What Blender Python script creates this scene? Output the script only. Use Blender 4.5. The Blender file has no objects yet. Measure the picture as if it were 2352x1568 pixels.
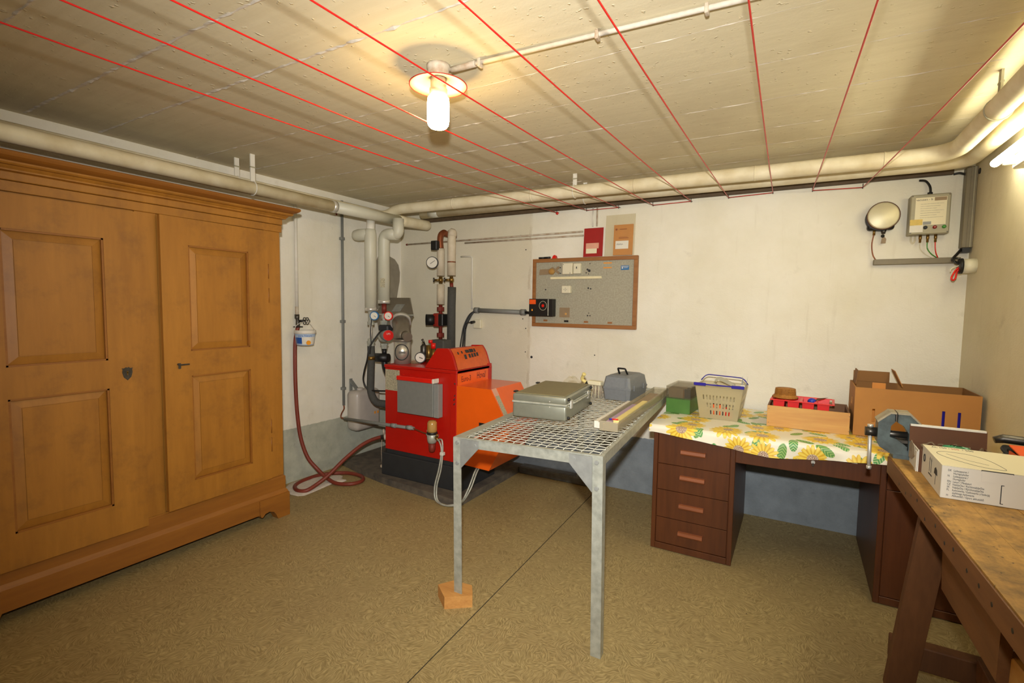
import bpy, bmesh, math, random
from mathutils import Vector, Matrix
random.seed(7)
SC = bpy.context.scene
COL = SC.collection

# ---------------------------------------------------------------- camera
F_PX = 1138.09
RX = (0.86666935, 0.49867666, 0.01434666)      # image right, in room axes
RD = (0.04713006, -0.05321245, -0.9974704)     # image down
RF = (-0.49665178, 0.86515318, -0.06962026)    # view direction
cam_d = bpy.data.cameras.new('camera')
cam_d.sensor_fit = 'HORIZONTAL'; cam_d.sensor_width = 36.0
cam_d.lens = 36.0 * F_PX / 2352.0
cam_d.clip_start = 0.02
cam = bpy.data.objects.new('camera', cam_d); COL.objects.link(cam)
cam.matrix_world = Matrix(((RX[0], -RD[0], -RF[0], 0), (RX[1], -RD[1], -RF[1], 0),
                           (RX[2], -RD[2], -RF[2], 1.4), (0, 0, 0, 1)))
SC.camera = cam

# ---------------------------------------------------------------- world, lights, exposure
w = bpy.data.worlds.new('world'); SC.world = w; w.use_nodes = True
w.node_tree.nodes['Background'].inputs[0].default_value = (0.02, 0.02, 0.02, 1)
w.node_tree.nodes['Background'].inputs[1].default_value = 1.0
BULB_STRENGTH = 62.0        # jar lamp on the ceiling
TUBE_STRENGTH = 34.0         # fluorescent tube on the right wall
fl = bpy.data.lights.new('camera_flash', 'SPOT')   # the photographer's flash just above the lens
fl.energy = 340.0; fl.shadow_soft_size = 0.03; fl.color = (1.0, 0.98, 0.93)
fl.spot_size = math.radians(114); fl.spot_blend = 1.0
flo = bpy.data.objects.new('camera_flash', fl); COL.objects.link(flo)
flo.matrix_world = Matrix.Translation((0.0, -0.03, 0.19)) @ cam.matrix_world
SC.view_settings.view_transform = 'Standard'
SC.view_settings.look = 'None'
SC.view_settings.gamma = 1.0
SC.view_settings.use_curve_mapping = False
SC.view_settings.exposure = 0.0

# ---------------------------------------------------------------- room dimensions
XL, XR, YB, YF, ZC = -3.388, 0.815, 3.697, -1.3, 2.32

# ---------------------------------------------------------------- mesh helpers
def V(*a): return Vector(a)

def frame(o, r, u):
    """matrix with origin o, local x = r, local y = u, local z = r x u"""
    r = Vector(r).normalized(); u = Vector(u); n = r.cross(u).normalized(); u = n.cross(r)
    o = Vector(o)
    return Matrix(((r.x, u.x, n.x, o.x), (r.y, u.y, n.y, o.y), (r.z, u.z, n.z, o.z), (0, 0, 0, 1)))

def rotz(a, c):
    c = Vector(c)
    return Matrix.Translation(c) @ Matrix.Rotation(a, 4, 'Z') @ Matrix.Translation(-c)

class MB:
    def __init__(s):
        s.v = []; s.f = []; s.sm = []; s.uv = None
    def add(s, vs, fs, smooth=False, M=None):
        o = len(s.v)
        for p in vs:
            p = Vector(p)
            s.v.append(M @ p if M is not None else p)
        for f in fs:
            s.f.append(tuple(i + o for i in f)); s.sm.append(smooth)
        return s
    def box(s, x0, x1, y0, y1, z0, z1, b=0.0, M=None, seg=1):
        if x0 > x1: x0, x1 = x1, x0
        if y0 > y1: y0, y1 = y1, y0
        if z0 > z1: z0, z1 = z1, z0
        vs = [(x0, y0, z0), (x1, y0, z0), (x1, y1, z0), (x0, y1, z0), (x0, y0, z1), (x1, y0, z1), (x1, y1, z1), (x0, y1, z1)]
        fs = [(0, 3, 2, 1), (4, 5, 6, 7), (0, 1, 5, 4), (1, 2, 6, 5), (2, 3, 7, 6), (3, 0, 4, 7)]
        if b <= 0:
            return s.add(vs, fs, False, M)
        bm = bmesh.new()
        bv = [bm.verts.new(p) for p in vs]
        for f in fs: bm.faces.new([bv[i] for i in f])
        bm.normal_update()
        bmesh.ops.bevel(bm, geom=bm.edges[:], offset=b, segments=seg, affect='EDGES', profile=0.5)
        bm.verts.index_update()
        s.add([v.co.copy() for v in bm.verts], [[v.index for v in f.verts] for f in bm.faces], seg > 1, M)
        bm.free()
        return s
    def prism(s, poly, a, b, M=None, smooth=False):
        """poly in local xy, extruded along local z from a to b"""
        n = len(poly)
        ar = sum(poly[i][0] * poly[(i + 1) % n][1] - poly[(i + 1) % n][0] * poly[i][1] for i in range(n))
        if ar < 0: poly = poly[::-1]
        if a > b: a, b = b, a
        vs = [(p[0], p[1], a) for p in poly] + [(p[0], p[1], b) for p in poly]
        fs = [tuple(range(n - 1, -1, -1)), tuple(range(n, 2 * n))]
        s.add(vs, fs, False, M)
        o = len(s.v) - 2 * n
        for i in range(n):
            j = (i + 1) % n
            s.f.append((o + i, o + j, o + n + j, o + n + i)); s.sm.append(smooth)
        return s
    def tube(s, path, r, n=10, caps=True, closed=False, M=None, smooth=True):
        path = [Vector(p) for p in path]; m = len(path)
        rr = r if isinstance(r, (list, tuple)) else [r] * m
        tang = []
        for i in range(m):
            if closed: t = path[(i + 1) % m] - path[i - 1]
            elif i == 0: t = path[1] - path[0]
            elif i == m - 1: t = path[-1] - path[-2]
            else: t = (path[i + 1] - path[i]).normalized() + (path[i] - path[i - 1]).normalized()
            if t.length < 1e-9: t = Vector((0, 0, 1))
            tang.append(t.normalized())
        up = Vector((0, 0, 1))
        if abs(tang[0].dot(up)) > 0.9: up = Vector((1, 0, 0))
        nrm = (up - tang[0] * up.dot(tang[0])).normalized()
        vs = []
        for i in range(m):
            nrm = (nrm - tang[i] * nrm.dot(tang[i]))
            if nrm.length < 1e-6: nrm = tang[i].orthogonal()
            nrm.normalize(); bi = tang[i].cross(nrm)
            for k in range(n):
                a = 2 * math.pi * k / n
                vs.append(path[i] + (nrm * math.cos(a) + bi * math.sin(a)) * rr[i])
        fs = []
        for i in range(m if closed else m - 1):
            j = (i + 1) % m
            for k in range(n):
                l = (k + 1) % n
                fs.append((i * n + k, i * n + l, j * n + l, j * n + k))
        s.add(vs, fs, smooth, M)
        if caps and not closed:
            o = len(s.v) - m * n
            s.f.append(tuple(o + k for k in range(n - 1, -1, -1))); s.sm.append(False)
            s.f.append(tuple(o + (m - 1) * n + k for k in range(n))); s.sm.append(False)
        return s
    def cyl(s, p0, p1, r0, r1=None, n=20, caps=True, M=None):
        return s.tube([p0, p1], [r0, r0 if r1 is None else r1], n, caps, False, M)
    def lathe(s, prof, n=24, M=None, smooth=True, closed=False):
        """prof: (radius, height) pairs about local z"""
        m = len(prof); vs = []; fs = []
        for (r, z) in prof:
            for k in range(n):
                a = 2 * math.pi * k / n
                vs.append((r * math.cos(a), r * math.sin(a), z))
        for i in range(m if closed else m - 1):
            j = (i + 1) % m
            for k in range(n):
                l = (k + 1) % n
                fs.append((i * n + k, i * n + l, j * n + l, j * n + k))
        s.add(vs, fs, smooth, M)
        o = len(s.v) - m * n
        if not closed:
            if prof[0][0] > 1e-5: s.f.append(tuple(o + k for k in range(n - 1, -1, -1))); s.sm.append(False)
            if prof[-1][0] > 1e-5: s.f.append(tuple(o + (m - 1) * n + k for k in range(n))); s.sm.append(False)
        return s
    def sphere(s, c, r, n=14, sq=(1, 1, 1)):
        c = Vector(c); prof = []
        vs = []; fs = []; m = n // 2
        for i in range(m + 1):
            t = math.pi * i / m
            for k in range(n):
                a = 2 * math.pi * k / n
                vs.append(c + Vector((math.sin(t) * math.cos(a) * r * sq[0], math.sin(t) * math.sin(a) * r * sq[1], -math.cos(t) * r * sq[2])))
        for i in range(m):
            for k in range(n):
                l = (k + 1) % n
                fs.append((i * n + k, i * n + l, (i + 1) * n + l, (i + 1) * n + k))
        return s.add(vs, fs, True)
    def holed(s, u0, u1, v0, v1, holes, M, th=0.003):
        """a plate in local xy with rectangular holes, thickness th along local z"""
        us = sorted(set([u0, u1] + [h[0] for h in holes] + [h[1] for h in holes]))
        vv = sorted(set([v0, v1] + [h[2] for h in holes] + [h[3] for h in holes]))
        def inside(a, b):
            return any(h[0] < a < h[1] and h[2] < b < h[3] for h in holes)
        nu, nv = len(us) - 1, len(vv) - 1
        solid = [[not inside((us[i] + us[i + 1]) / 2, (vv[j] + vv[j + 1]) / 2) for j in range(nv)] for i in range(nu)]
        vs = [(u, v, 0) for u in us for v in vv] + [(u, v, -th) for u in us for v in vv]
        N = len(us) * len(vv); W = len(vv); fs = []
        def sol(i, j): return 0 <= i < nu and 0 <= j < nv and solid[i][j]
        for i in range(nu):
            for j in range(nv):
                if not solid[i][j]: continue
                a, b, c, d = i * W + j, (i + 1) * W + j, (i + 1) * W + j + 1, i * W + j + 1
                fs.append((a, b, c, d)); fs.append((N + d, N + c, N + b, N + a))
                if not sol(i, j - 1): fs.append((b, a, N + a, N + b))
                if not sol(i, j + 1): fs.append((d, c, N + c, N + d))
                if not sol(i - 1, j): fs.append((a, d, N + d, N + a))
                if not sol(i + 1, j): fs.append((c, b, N + b, N + c))
        return s.add(vs, fs, False, M)

def crom(pts, n=6, closed=False):
    """smooth curve through points"""
    P = [Vector(p) for p in pts]; out = []; m = len(P)
    rng = range(m) if closed else range(m - 1)
    for i in rng:
        p0 = P[i - 1] if (i > 0 or closed) else P[0]
        p1 = P[i]; p2 = P[(i + 1) % m]
        p3 = P[(i + 2) % m] if (closed or i + 2 < m) else P[-1]
        for k in range(n):
            t = k / n
            out.append(0.5 * ((2 * p1) + (p2 - p0) * t + (2 * p0 - 5 * p1 + 4 * p2 - p3) * t * t + (3 * p1 - p0 - 3 * p2 + p3) * t ** 3))
    if not closed: out.append(P[-1])
    return out

def fillet(pts, r, n=6):
    """polyline with rounded corners"""
    P = [Vector(p) for p in pts]; out = [P[0]]
    for i in range(1, len(P) - 1):
        a = (P[i - 1] - P[i]); b = (P[i + 1] - P[i])
        d = min(r, a.length * 0.49, b.length * 0.49)
        p, q = P[i] + a.normalized() * d, P[i] + b.normalized() * d
        for k in range(n + 1):
            t = k / n
            out.append(p * (1 - t) ** 2 + P[i] * 2 * t * (1 - t) + q * t * t)
    out.append(P[-1])
    return out

def obj(name, mb, mat, parent=None, label=None, kind=None):
    me = bpy.data.meshes.new(name)
    lo = [min(p[i] for p in mb.v) for i in range(3)]; hi = [max(p[i] for p in mb.v) for i in range(3)]
    c = Vector([(lo[i] + hi[i]) / 2 for i in range(3)])
    if parent is None: c.z = lo[2]
    me.from_pydata([p - c for p in mb.v], [], mb.f)
    me.polygons.foreach_set('use_smooth', mb.sm)
    if mb.uv:
        ul = me.uv_layers.new(name='UVMap')
        for l in me.loops: ul.data[l.index].uv = mb.uv[l.vertex_index]
    me.update()
    me.materials.append(mat)
    o = bpy.data.objects.new(name, me); COL.objects.link(o)
    if parent is not None:
        o.parent = parent
        off = Vector(parent['_o'])
        o.location = c - off
    else:
        o.location = c
    o['_o'] = [c.x, c.y, c.z]
    if label: o['label'] = label
    if kind: o['kind'] = kind
    return o

def thing(name, label, cat, loc, group=None):
    o = bpy.data.objects.new(name, None); COL.objects.link(o)
    o.empty_display_size = 0.05
    o.location = loc; o['_o'] = list(loc)
    o['label'] = label; o['category'] = cat
    if group: o['group'] = group
    return o

def tag(o, label, cat, group=None):
    o['label'] = label; o['category'] = cat
    if group: o['group'] = group
    return o

def text_mb(body, size, M, align='CENTER', ext=0.0002, sx=1.0):
    cu = bpy.data.curves.new('t', 'FONT'); cu.body = body; cu.size = size; cu.extrude = ext
    cu.align_x = align; cu.align_y = 'CENTER'; cu.resolution_u = 2
    ob = bpy.data.objects.new('t', cu)
    COL.objects.link(ob)
    bpy.context.view_layer.update()
    me = bpy.data.meshes.new_from_object(ob)
    mb = MB()
    mb.add([Vector((v.co.x * sx, v.co.y, v.co.z)) for v in me.vertices], [tuple(p.vertices) for p in me.polygons], False, M)
    bpy.data.objects.remove(ob); bpy.data.meshes.remove(me); bpy.data.curves.remove(cu)
    return mb

# ---------------------------------------------------------------- materials
def lin(c):
    return tuple(((x / 255.0) / 12.92 if x <= 10 else (((x / 255.0) + 0.055) / 1.055) ** 2.4) for x in c) + (1.0,)

class NT:
    def __init__(s, m):
        s.t = m.node_tree; s.n = s.t.nodes; s.l = s.t.links
    def new(s, typ, **kw):
        nd = s.n.new(typ)
        for k, v in kw.items(): setattr(nd, k, v)
        return nd
    def link(s, a, b): s.l.new(a, b)
    def math(s, op, a, b=None, c=None, clamp=False):
        nd = s.n.new('ShaderNodeMath'); nd.operation = op; nd.use_clamp = clamp
        for i, x in enumerate((a, b, c)):
            if x is None: continue
            if isinstance(x, (int, float)): nd.inputs[i].default_value = x
            else: s.l.new(x, nd.inputs[i])
        return nd.outputs[0]
    def mix(s, f, a, b, mode='MIX'):
        nd = s.n.new('ShaderNodeMix'); nd.data_type = 'RGBA'; nd.blend_type = mode
        for k, x in ((0, f), (6, a), (7, b)):
            if isinstance(x, (int, float)): nd.inputs[k].default_value = x
            elif isinstance(x, tuple): nd.inputs[k].default_value = x
            else: s.l.new(x, nd.inputs[k])
        return nd.outputs[2]
    def noise(s, vec, scale, detail=4, rough=0.55):
        nd = s.n.new('ShaderNodeTexNoise'); nd.inputs['Scale'].default_value = scale
        nd.inputs['Detail'].default_value = detail; nd.inputs['Roughness'].default_value = rough
        s.l.new(vec, nd.inputs['Vector'])
        return nd.outputs['Fac']
    def ramp(s, f, a, b):
        nd = s.n.new('ShaderNodeMapRange'); nd.clamp = True
        s.l.new(f, nd.inputs[0]); nd.inputs[1].default_value = a; nd.inputs[2].default_value = b
        return nd.outputs[0]
    def mapping(s, vec, scale=(1, 1, 1), rot=(0, 0, 0), loc=(0, 0, 0)):
        nd = s.n.new('ShaderNodeMapping'); s.l.new(vec, nd.inputs[0])
        nd.inputs['Scale'].default_value = scale; nd.inputs['Rotation'].default_value = rot; nd.inputs['Location'].default_value = loc
        return nd.outputs[0]

def base(name):
    m = bpy.data.materials.new(name); m.use_nodes = True
    nt = NT(m); bs = m.node_tree.nodes['Principled BSDF']
    return m, nt, bs

def pos(nt):
    return nt.new('ShaderNodeNewGeometry').outputs['Position']

def bump(nt, bs, h, strength, dist=0.01):
    b = nt.new('ShaderNodeBump'); b.inputs['Strength'].default_value = strength; b.inputs['Distance'].default_value = dist
    nt.link(h, b.inputs['Height']); nt.link(b.outputs[0], bs.inputs['Normal'])

def plain(name, c, rough=0.5, metal=0.0, var=0.12, scale=25, bmp=0.0, c2=None, spec=0.5, bscale=None):
    m, nt, bs = base(name)
    p = pos(nt); c = lin(c)
    f = nt.noise(p, scale, 5)
    d = lin(c2) if c2 else tuple(x * (1 - var * 2) for x in c[:3]) + (1,)
    bs.inputs['Base Color'].default_value = c
    nt.link(nt.mix(nt.ramp(f, 0.35, 0.75), c, d), bs.inputs['Base Color'])
    bs.inputs['Roughness'].default_value = rough; bs.inputs['Metallic'].default_value = metal
    bs.inputs['Specular IOR Level'].default_value = spec
    if bmp: bump(nt, bs, nt.noise(p, bscale or scale * 3, 4), bmp, 0.004)
    return m

def wood(name, c, c2, axis=1, rough=0.55, grain=18, stretch=0.06, bmp=0.15, dirt=None, specks=None, ds=5.5):
    m, nt, bs = base(name)
    p = pos(nt); sc = [1, 1, 1]; sc[axis] = stretch
    q = nt.mapping(p, tuple(sc))
    f = nt.noise(q, grain, 6, 0.65); g = nt.noise(q, grain * 5, 3)
    h = nt.math('ADD', nt.math('MULTIPLY', f, 0.7), nt.math('MULTIPLY', g, 0.3))
    col = nt.mix(nt.ramp(h, 0.33, 0.68), lin(c), lin(c2))
    if dirt:
        col = nt.mix(nt.math('MULTIPLY', nt.ramp(nt.noise(p, ds, 7, 0.72), 0.5 if ds < 6 else 0.44, 0.72 if ds < 6 else 0.64), 0.75), col, lin(dirt))
    if specks:
        col = nt.mix(nt.math('MULTIPLY', nt.ramp(nt.noise(nt.mapping(p, (1.6, .8, 1)), 42, 3, 0.6), 0.66, 0.7), 0.75), col, lin(specks))
    nt.link(col, bs.inputs['Base Color']); bs.inputs['Roughness'].default_value = rough
    if bmp: bump(nt, bs, h, bmp, 0.003)
    return m

def glassy(name, c, alpha=0.4, rough=0.15):
    m, nt, bs = base(name)
    bs.inputs['Base Color'].default_value = lin(c); bs.inputs['Roughness'].default_value = rough
    tr = nt.new('ShaderNodeBsdfTransparent'); tr.inputs[0].default_value = (0.96, 0.95, 0.92, 1)
    mx = nt.new('ShaderNodeMixShader'); mx.inputs[0].default_value = alpha
    nt.link(tr.outputs[0], mx.inputs[1]); nt.link(bs.outputs[0], mx.inputs[2])
    nt.link(mx.outputs[0], nt.n['Material Output'].inputs[0])
    return m

def emit(name, c, s):
    m, nt, bs = base(name)
    bs.inputs['Base Color'].default_value = (0.9, 0.88, 0.8, 1)
    bs.inputs['Emission Color'].default_value = c; bs.inputs['Emission Strength'].default_value = s
    return m

def wall_mat(name, upper, lower, zpaint, grime=1.0, old_x=None):
    """cream limewash above a grey-blue painted dado, with stains"""
    m, nt, bs = base(name)
    p = pos(nt)
    sep = nt.new('ShaderNodeSeparateXYZ'); nt.link(p, sep.inputs[0])
    big = nt.noise(p, 1.4, 5, 0.6); mid = nt.noise(p, 7, 6, 0.65); fine = nt.noise(p, 70, 3)
    up = nt.mix(nt.ramp(big, 0.4, 0.75), lin(upper), tuple(x * y for x, y in zip(lin(upper)[:3], (0.86, 0.84, 0.76))) + (1,))
    streak = nt.noise(nt.mapping(p, (9, 9, 0.8)), 2.2, 5, 0.7)
    up = nt.mix(nt.math('MULTIPLY', nt.ramp(streak, 0.6, 0.8), 0.16 * grime), up, lin((150, 132, 92)))
    up = nt.mix(nt.math('MULTIPLY', nt.ramp(mid, 0.62, 0.78), 0.22 * grime), up, lin((140, 122, 88)))
    if old_x is not None:      # an older, greyer coat left of the vertical plaster joint
        jx = nt.math('ADD', sep.outputs[0], nt.math('MULTIPLY', nt.math('SUBTRACT', mid, 0.5), 0.08))
        old = nt.math('SUBTRACT', 1.0, nt.ramp(jx, old_x - 0.02, old_x + 0.02))
        up = nt.mix(nt.math('MULTIPLY', old, 0.5), up, lin((206, 196, 168)))
        joint = nt.math('LESS_THAN', nt.math('ABSOLUTE', nt.math('SUBTRACT', jx, old_x)), 0.012)
        up = nt.mix(nt.math('MULTIPLY', joint, nt.math('MULTIPLY', nt.ramp(mid, 0.4, 0.6), 0.35)), up, lin((168, 148, 108)))
    lo = nt.mix(nt.ramp(mid, 0.35, 0.7), lin(lower), tuple(x * 0.72 for x in lin(lower)[:3]) + (1,))
    scuff = nt.math('MULTIPLY', nt.ramp(nt.noise(p, 28, 5, 0.7), 0.66, 0.74), 0.5)
    lo = nt.mix(scuff, lo, lin((70, 64, 52)))
    edge = nt.math('ADD', sep.outputs[2], nt.math('MULTIPLY', nt.math('SUBTRACT', nt.noise(p, 30, 2), 0.5), 0.012))
    f = nt.math('GREATER_THAN', edge, zpaint)
    nt.link(nt.mix(f, lo, up), bs.inputs['Base Color'])
    bs.inputs['Roughness'].default_value = 0.75; bs.inputs['Specular IOR Level'].default_value = 0.25
    h = nt.math('ADD', nt.math('MULTIPLY', nt.noise(p, 130, 3), 0.6), nt.math('MULTIPLY', nt.noise(p, 22, 4), 1.0))
    bump(nt, bs, h, 0.35, 0.006)
    return m

def ceil_mat():
    m, nt, bs = base('board_marked_concrete')
    p = pos(nt)
    a = nt.noise(nt.mapping(p, (0.5, 9, 1)), 3, 6, 0.7)
    b = nt.noise(p, 1.6, 5, 0.6); c = nt.noise(p, 45, 5, 0.7)
    col = nt.mix(nt.ramp(a, 0.35, 0.7), lin((218, 208, 178)), lin((210, 199, 168)))
    col = nt.mix(nt.math('MULTIPLY', nt.ramp(b, 0.5, 0.75), 0.45), col, lin((182, 168, 136)))
    col = nt.mix(nt.math('MULTIPLY', nt.ramp(nt.noise(p, 4.5, 6, 0.75), 0.68, 0.78), 0.5), col, lin((140, 112, 78)))
    nt.link(col, bs.inputs['Base Color'])
    bs.inputs['Roughness'].default_value = 0.8; bs.inputs['Specular IOR Level'].default_value = 0.2
    blob = nt.ramp(nt.noise(p, 38, 2, 0.5), 0.66, 0.74)
    h = nt.math('ADD', nt.math('MULTIPLY', c, 0.35), nt.math('ADD', nt.math('MULTIPLY', blob, 1.0), nt.math('MULTIPLY', a, 0.12)))
    bump(nt, bs, h, 0.5, 0.005)
    return m

def floor_mat():
    """tan sheet flooring printed with short curved strokes"""
    m, nt, bs = base('brushed_vinyl')
    p = pos(nt)
    warp = nt.new('ShaderNodeTexNoise'); warp.inputs['Scale'].default_value = 7.0; warp.inputs['Detail'].default_value = 2
    nt.link(p, warp.inputs['Vector'])
    cells = nt.new('ShaderNodeTexVoronoi'); cells.inputs['Scale'].default_value = 15.0
    wv = nt.new('ShaderNodeVectorMath', operation='MULTIPLY_ADD'); nt.link(warp.outputs['Color'], wv.inputs[0])
    wv.inputs[1].default_value = (0.14, 0.14, 0); nt.link(p, wv.inputs[2])
    nt.link(wv.outputs[0], cells.inputs['Vector'])
    sp = nt.new('ShaderNodeSeparateColor'); nt.link(cells.outputs['Color'], sp.inputs[0])
    ang = nt.math('MULTIPLY', sp.outputs[0], 6.283)
    rot = nt.new('ShaderNodeVectorRotate', rotation_type='Z_AXIS'); nt.link(wv.outputs[0], rot.inputs['Vector']); nt.link(ang, rot.inputs['Angle'])
    st = nt.noise(nt.mapping(rot.outputs[0], (1, 0.14, 1)), 230, 2, 0.5)
    col = nt.mix(nt.ramp(st, 0.38, 0.64), lin((140, 122, 80)), lin((178, 158, 110)))
    big = nt.noise(p, 2.3, 5, 0.6)
    col = nt.mix(nt.math('MULTIPLY', nt.ramp(big, 0.45, 0.75), 0.4), col, lin((138, 116, 80)))
    spk = nt.ramp(nt.noise(p, 60, 2, 0.4), 0.76, 0.79)
    col = nt.mix(nt.math('MULTIPLY', spk, 0.8), col, lin((40, 34, 26)))
    nt.link(col, bs.inputs['Base Color']); bs.inputs['Roughness'].default_value = 0.55; bs.inputs['Specular IOR Level'].default_value = 0.3
    bump(nt, bs, st, 0.06, 0.002)
    return m

def cloth_mat():
    """oilcloth printed with sunflowers and leaves (flat print, uv in metres)"""
    m, nt, bs = base('sunflower_oilcloth')
    uv = nt.new('ShaderNodeUVMap').outputs[0]
    wn = nt.new('ShaderNodeTexNoise'); wn.inputs['Scale'].default_value = 25; nt.link(uv, wn.inputs['Vector'])
    def cellvec(scale, off, rnd):
        q = nt.mapping(uv, (1, 1, 1), (0, 0, 0), off)
        vo = nt.new('ShaderNodeTexVoronoi', voronoi_dimensions='2D'); vo.inputs['Scale'].default_value = scale
        vo.inputs['Randomness'].default_value = rnd; nt.link(q, vo.inputs['Vector'])
        sub = nt.new('ShaderNodeVectorMath', operation='SUBTRACT'); nt.link(q, sub.inputs[0]); nt.link(vo.outputs['Position'], sub.inputs[1])
        sep = nt.new('ShaderNodeSeparateXYZ'); nt.link(sub.outputs[0], sep.inputs[0])
        sc = nt.new('ShaderNodeSeparateColor'); nt.link(vo.outputs['Color'], sc.inputs[0])
        return sep.outputs[0], sep.outputs[1], sc.outputs[0], sc.outputs[1]
    col = lin((240, 234, 214))
    # leaves
    for (scale, off, g1, g2) in ((6.3, (3.1, 1.7, 0), (96, 150, 70), (160, 190, 110)), (5.4, (7.4, 2.2, 0), (84, 158, 84), (190, 210, 150))):
        x, y, r1, r2 = cellvec(scale, off, 0.9)
        a = nt.math('MULTIPLY', r1, 6.28); ca = nt.math('COSINE', a); sa = nt.math('SINE', a)
        u = nt.math('ADD', nt.math('MULTIPLY', x, ca), nt.math('MULTIPLY', y, sa))
        v = nt.math('SUBTRACT', nt.math('MULTIPLY', y, ca), nt.math('MULTIPLY', x, sa))
        d = nt.math('ADD', nt.math('POWER', nt.math('DIVIDE', u, 0.046), 2.0), nt.math('POWER', nt.math('DIVIDE', v, 0.021), 2.0))
        vein = nt.math('SINE', nt.math('MULTIPLY', nt.math('ADD', u, nt.math('ABSOLUTE', v)), 420))
        lc = nt.mix(nt.ramp(vein, -0.2, 0.9), lin(g1), lin(g2))
        col = nt.mix(nt.math('LESS_THAN', d, 1.0), col, lc)
    # flowers
    for (scale, off, R) in ((4.4, (0.37, 0.61, 0), 0.088), (5.0, (2.15, 4.4, 0), 0.076)):
        x, y, r1, r2 = cellvec(scale, off, 0.75)
        rad = nt.math('SQRT', nt.math('ADD', nt.math('MULTIPLY', x, x), nt.math('MULTIPLY', y, y)))
        th = nt.math('ARCTAN2', y, x)
        pet = nt.math('ABSOLUTE', nt.math('COSINE', nt.math('MULTIPLY', th, 8.0)))
        pet2 = nt.math('ABSOLUTE', nt.math('COSINE', nt.math('ADD', nt.math('MULTIPLY', th, 5.0), 0.7)))
        lim = nt.math('MULTIPLY', nt.math('ADD', 0.62, nt.math('ADD', nt.math('MULTIPLY', pet, 0.26), nt.math('MULTIPLY', pet2, 0.14))), R)
        pc = nt.mix(nt.ramp(nt.math('ADD', nt.math('MULTIPLY', pet, 0.6), nt.math('MULTIPLY', wn.outputs['Fac'], 0.8)), 0.45, 1.0), lin((220, 170, 36)), lin((246, 218, 92)))
        keep = nt.math('GREATER_THAN', r2, 0.18)
        col = nt.mix(nt.math('MULTIPLY', nt.math('LESS_THAN', rad, lim), keep), col, pc)
        q = nt.mapping(uv, (1, 1, 1), (0, 0, 0), off)
        sp = nt.ramp(nt.noise(q, 320, 1), 0.46, 0.56)
        cc = nt.mix(sp, lin((120, 58, 34)), lin((240, 226, 200)))
        col = nt.mix(nt.math('MULTIPLY', nt.math('LESS_THAN', rad, R * 0.34), keep), col, cc)
    nt.link(col, bs.inputs['Base Color']); bs.inputs['Roughness'].default_value = 0.42; bs.inputs['Specular IOR Level'].default_value = 0.35
    return m

M = {}
M['wall'] = wall_mat('limewashed_wall', (238, 234, 222), (188, 190, 174), 0.425)
M['wallr'] = wall_mat('limewashed_wall_side', (222, 213, 186), (136, 144, 146), 0.425, 1.4)
M['wallb'] = wall_mat('limewashed_back_wall', (238, 234, 220), (140, 149, 156), 0.425, 1.0, -1.955)
M['ceil'] = ceil_mat()
M['ridge'] = plain('concrete_ridge', (208, 198, 182), 0.85, 0, 0.1, 60)
M['floor'] = floor_mat()
M['under'] = plain('dark_joint', (46, 40, 32), 0.9)
M['curb'] = plain('dirty_concrete', (108, 98, 84), 0.85, 0, 0.2, 14, 0.5, (70, 66, 62))
M['patch'] = plain('bare_plaster', (146, 138, 122), 0.9, 0, 0.08, 20, 0.3)
M['ochre'] = wood('ochre_painted_wood', (172, 116, 40), (150, 98, 30), 2, 0.5, 9, 0.12, 0.08, (128, 84, 32))
M['ochred'] = wood('ochre_painted_moulding', (156, 100, 34), (132, 80, 26), 1, 0.5, 9, 0.12, 0.08)
M['red'] = plain('boiler_red', (188, 24, 14), 0.32, 0, 0.05, 9)
M['redb'] = plain('bright_red', (226, 30, 18), 0.35, 0, 0.05, 9)
M['orange'] = plain('boiler_orange', (238, 98, 22), 0.2, 0, 0.04, 6)
M['panelor'] = plain('panel_orange', (216, 96, 34), 0.3, 0, 0.08, 30)
M['dark'] = plain('charcoal', (44, 46, 48), 0.6, 0, 0.1, 20)
M['black'] = plain('black_rubber', (24, 24, 24), 0.45, 0, 0.1, 20)
M['foam'] = plain('grey_foam', (76, 76, 72), 0.85, 0, 0.12, 60, 0.2)
M['greym'] = plain('grey_metal', (140, 142, 140), 0.45, 0.0, 0.05, 30)
M['greymid'] = plain('grey_sheet', (126, 128, 124), 0.5, 0.0, 0.05, 30)
M['galv'] = plain('galvanised_steel', (184, 186, 174), 0.45, 0.3, 0.12, 35, 0.0, (152, 153, 142))
M['galvd'] = plain('galvanised_plate', (162, 164, 160), 0.5, 0.4, 0.12, 25)
M['wire'] = plain('galvanised_wire', (212, 212, 200), 0.45, 0.3, 0.08, 40)
M['chrome'] = plain('chrome', (222, 220, 212), 0.33, 0.55, 0.05, 10)
M['steel'] = plain('stainless_sheet', (142, 134, 120), 0.4, 0.55, 0.1, 6)
M['brass'] = plain('brass', (150, 118, 60), 0.35, 0.8, 0.15, 30)
M['copper'] = plain('copper', (150, 86, 54), 0.4, 0.6, 0.1, 30)
M['pipe'] = plain('cream_lagging', (234, 225, 196), 0.6, 0, 0.1, 7, 0.25, (206, 190, 150))
M['pipeg'] = plain('grey_pvc_lagging', (206, 204, 186), 0.45, 0, 0.05, 6)
M['white'] = plain('white_paint', (226, 222, 210), 0.5, 0, 0.05, 20)
M['dirtyw'] = plain('stained_white', (196, 186, 168), 0.6, 0, 0.15, 22, 0.1, (150, 120, 90))
M['plast'] = plain('ivory_plastic', (228, 222, 196), 0.4, 0, 0.03, 20)
M['can'] = plain('smoky_plastic', (190, 182, 172), 0.35, 0, 0.08, 8)
M['hose'] = plain('red_rubber_hose', (128, 52, 36), 0.5, 0, 0.1, 20)
M['string'] = plain('red_plastic_line', (196, 22, 18), 0.35, 0, 0.05, 10)
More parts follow.
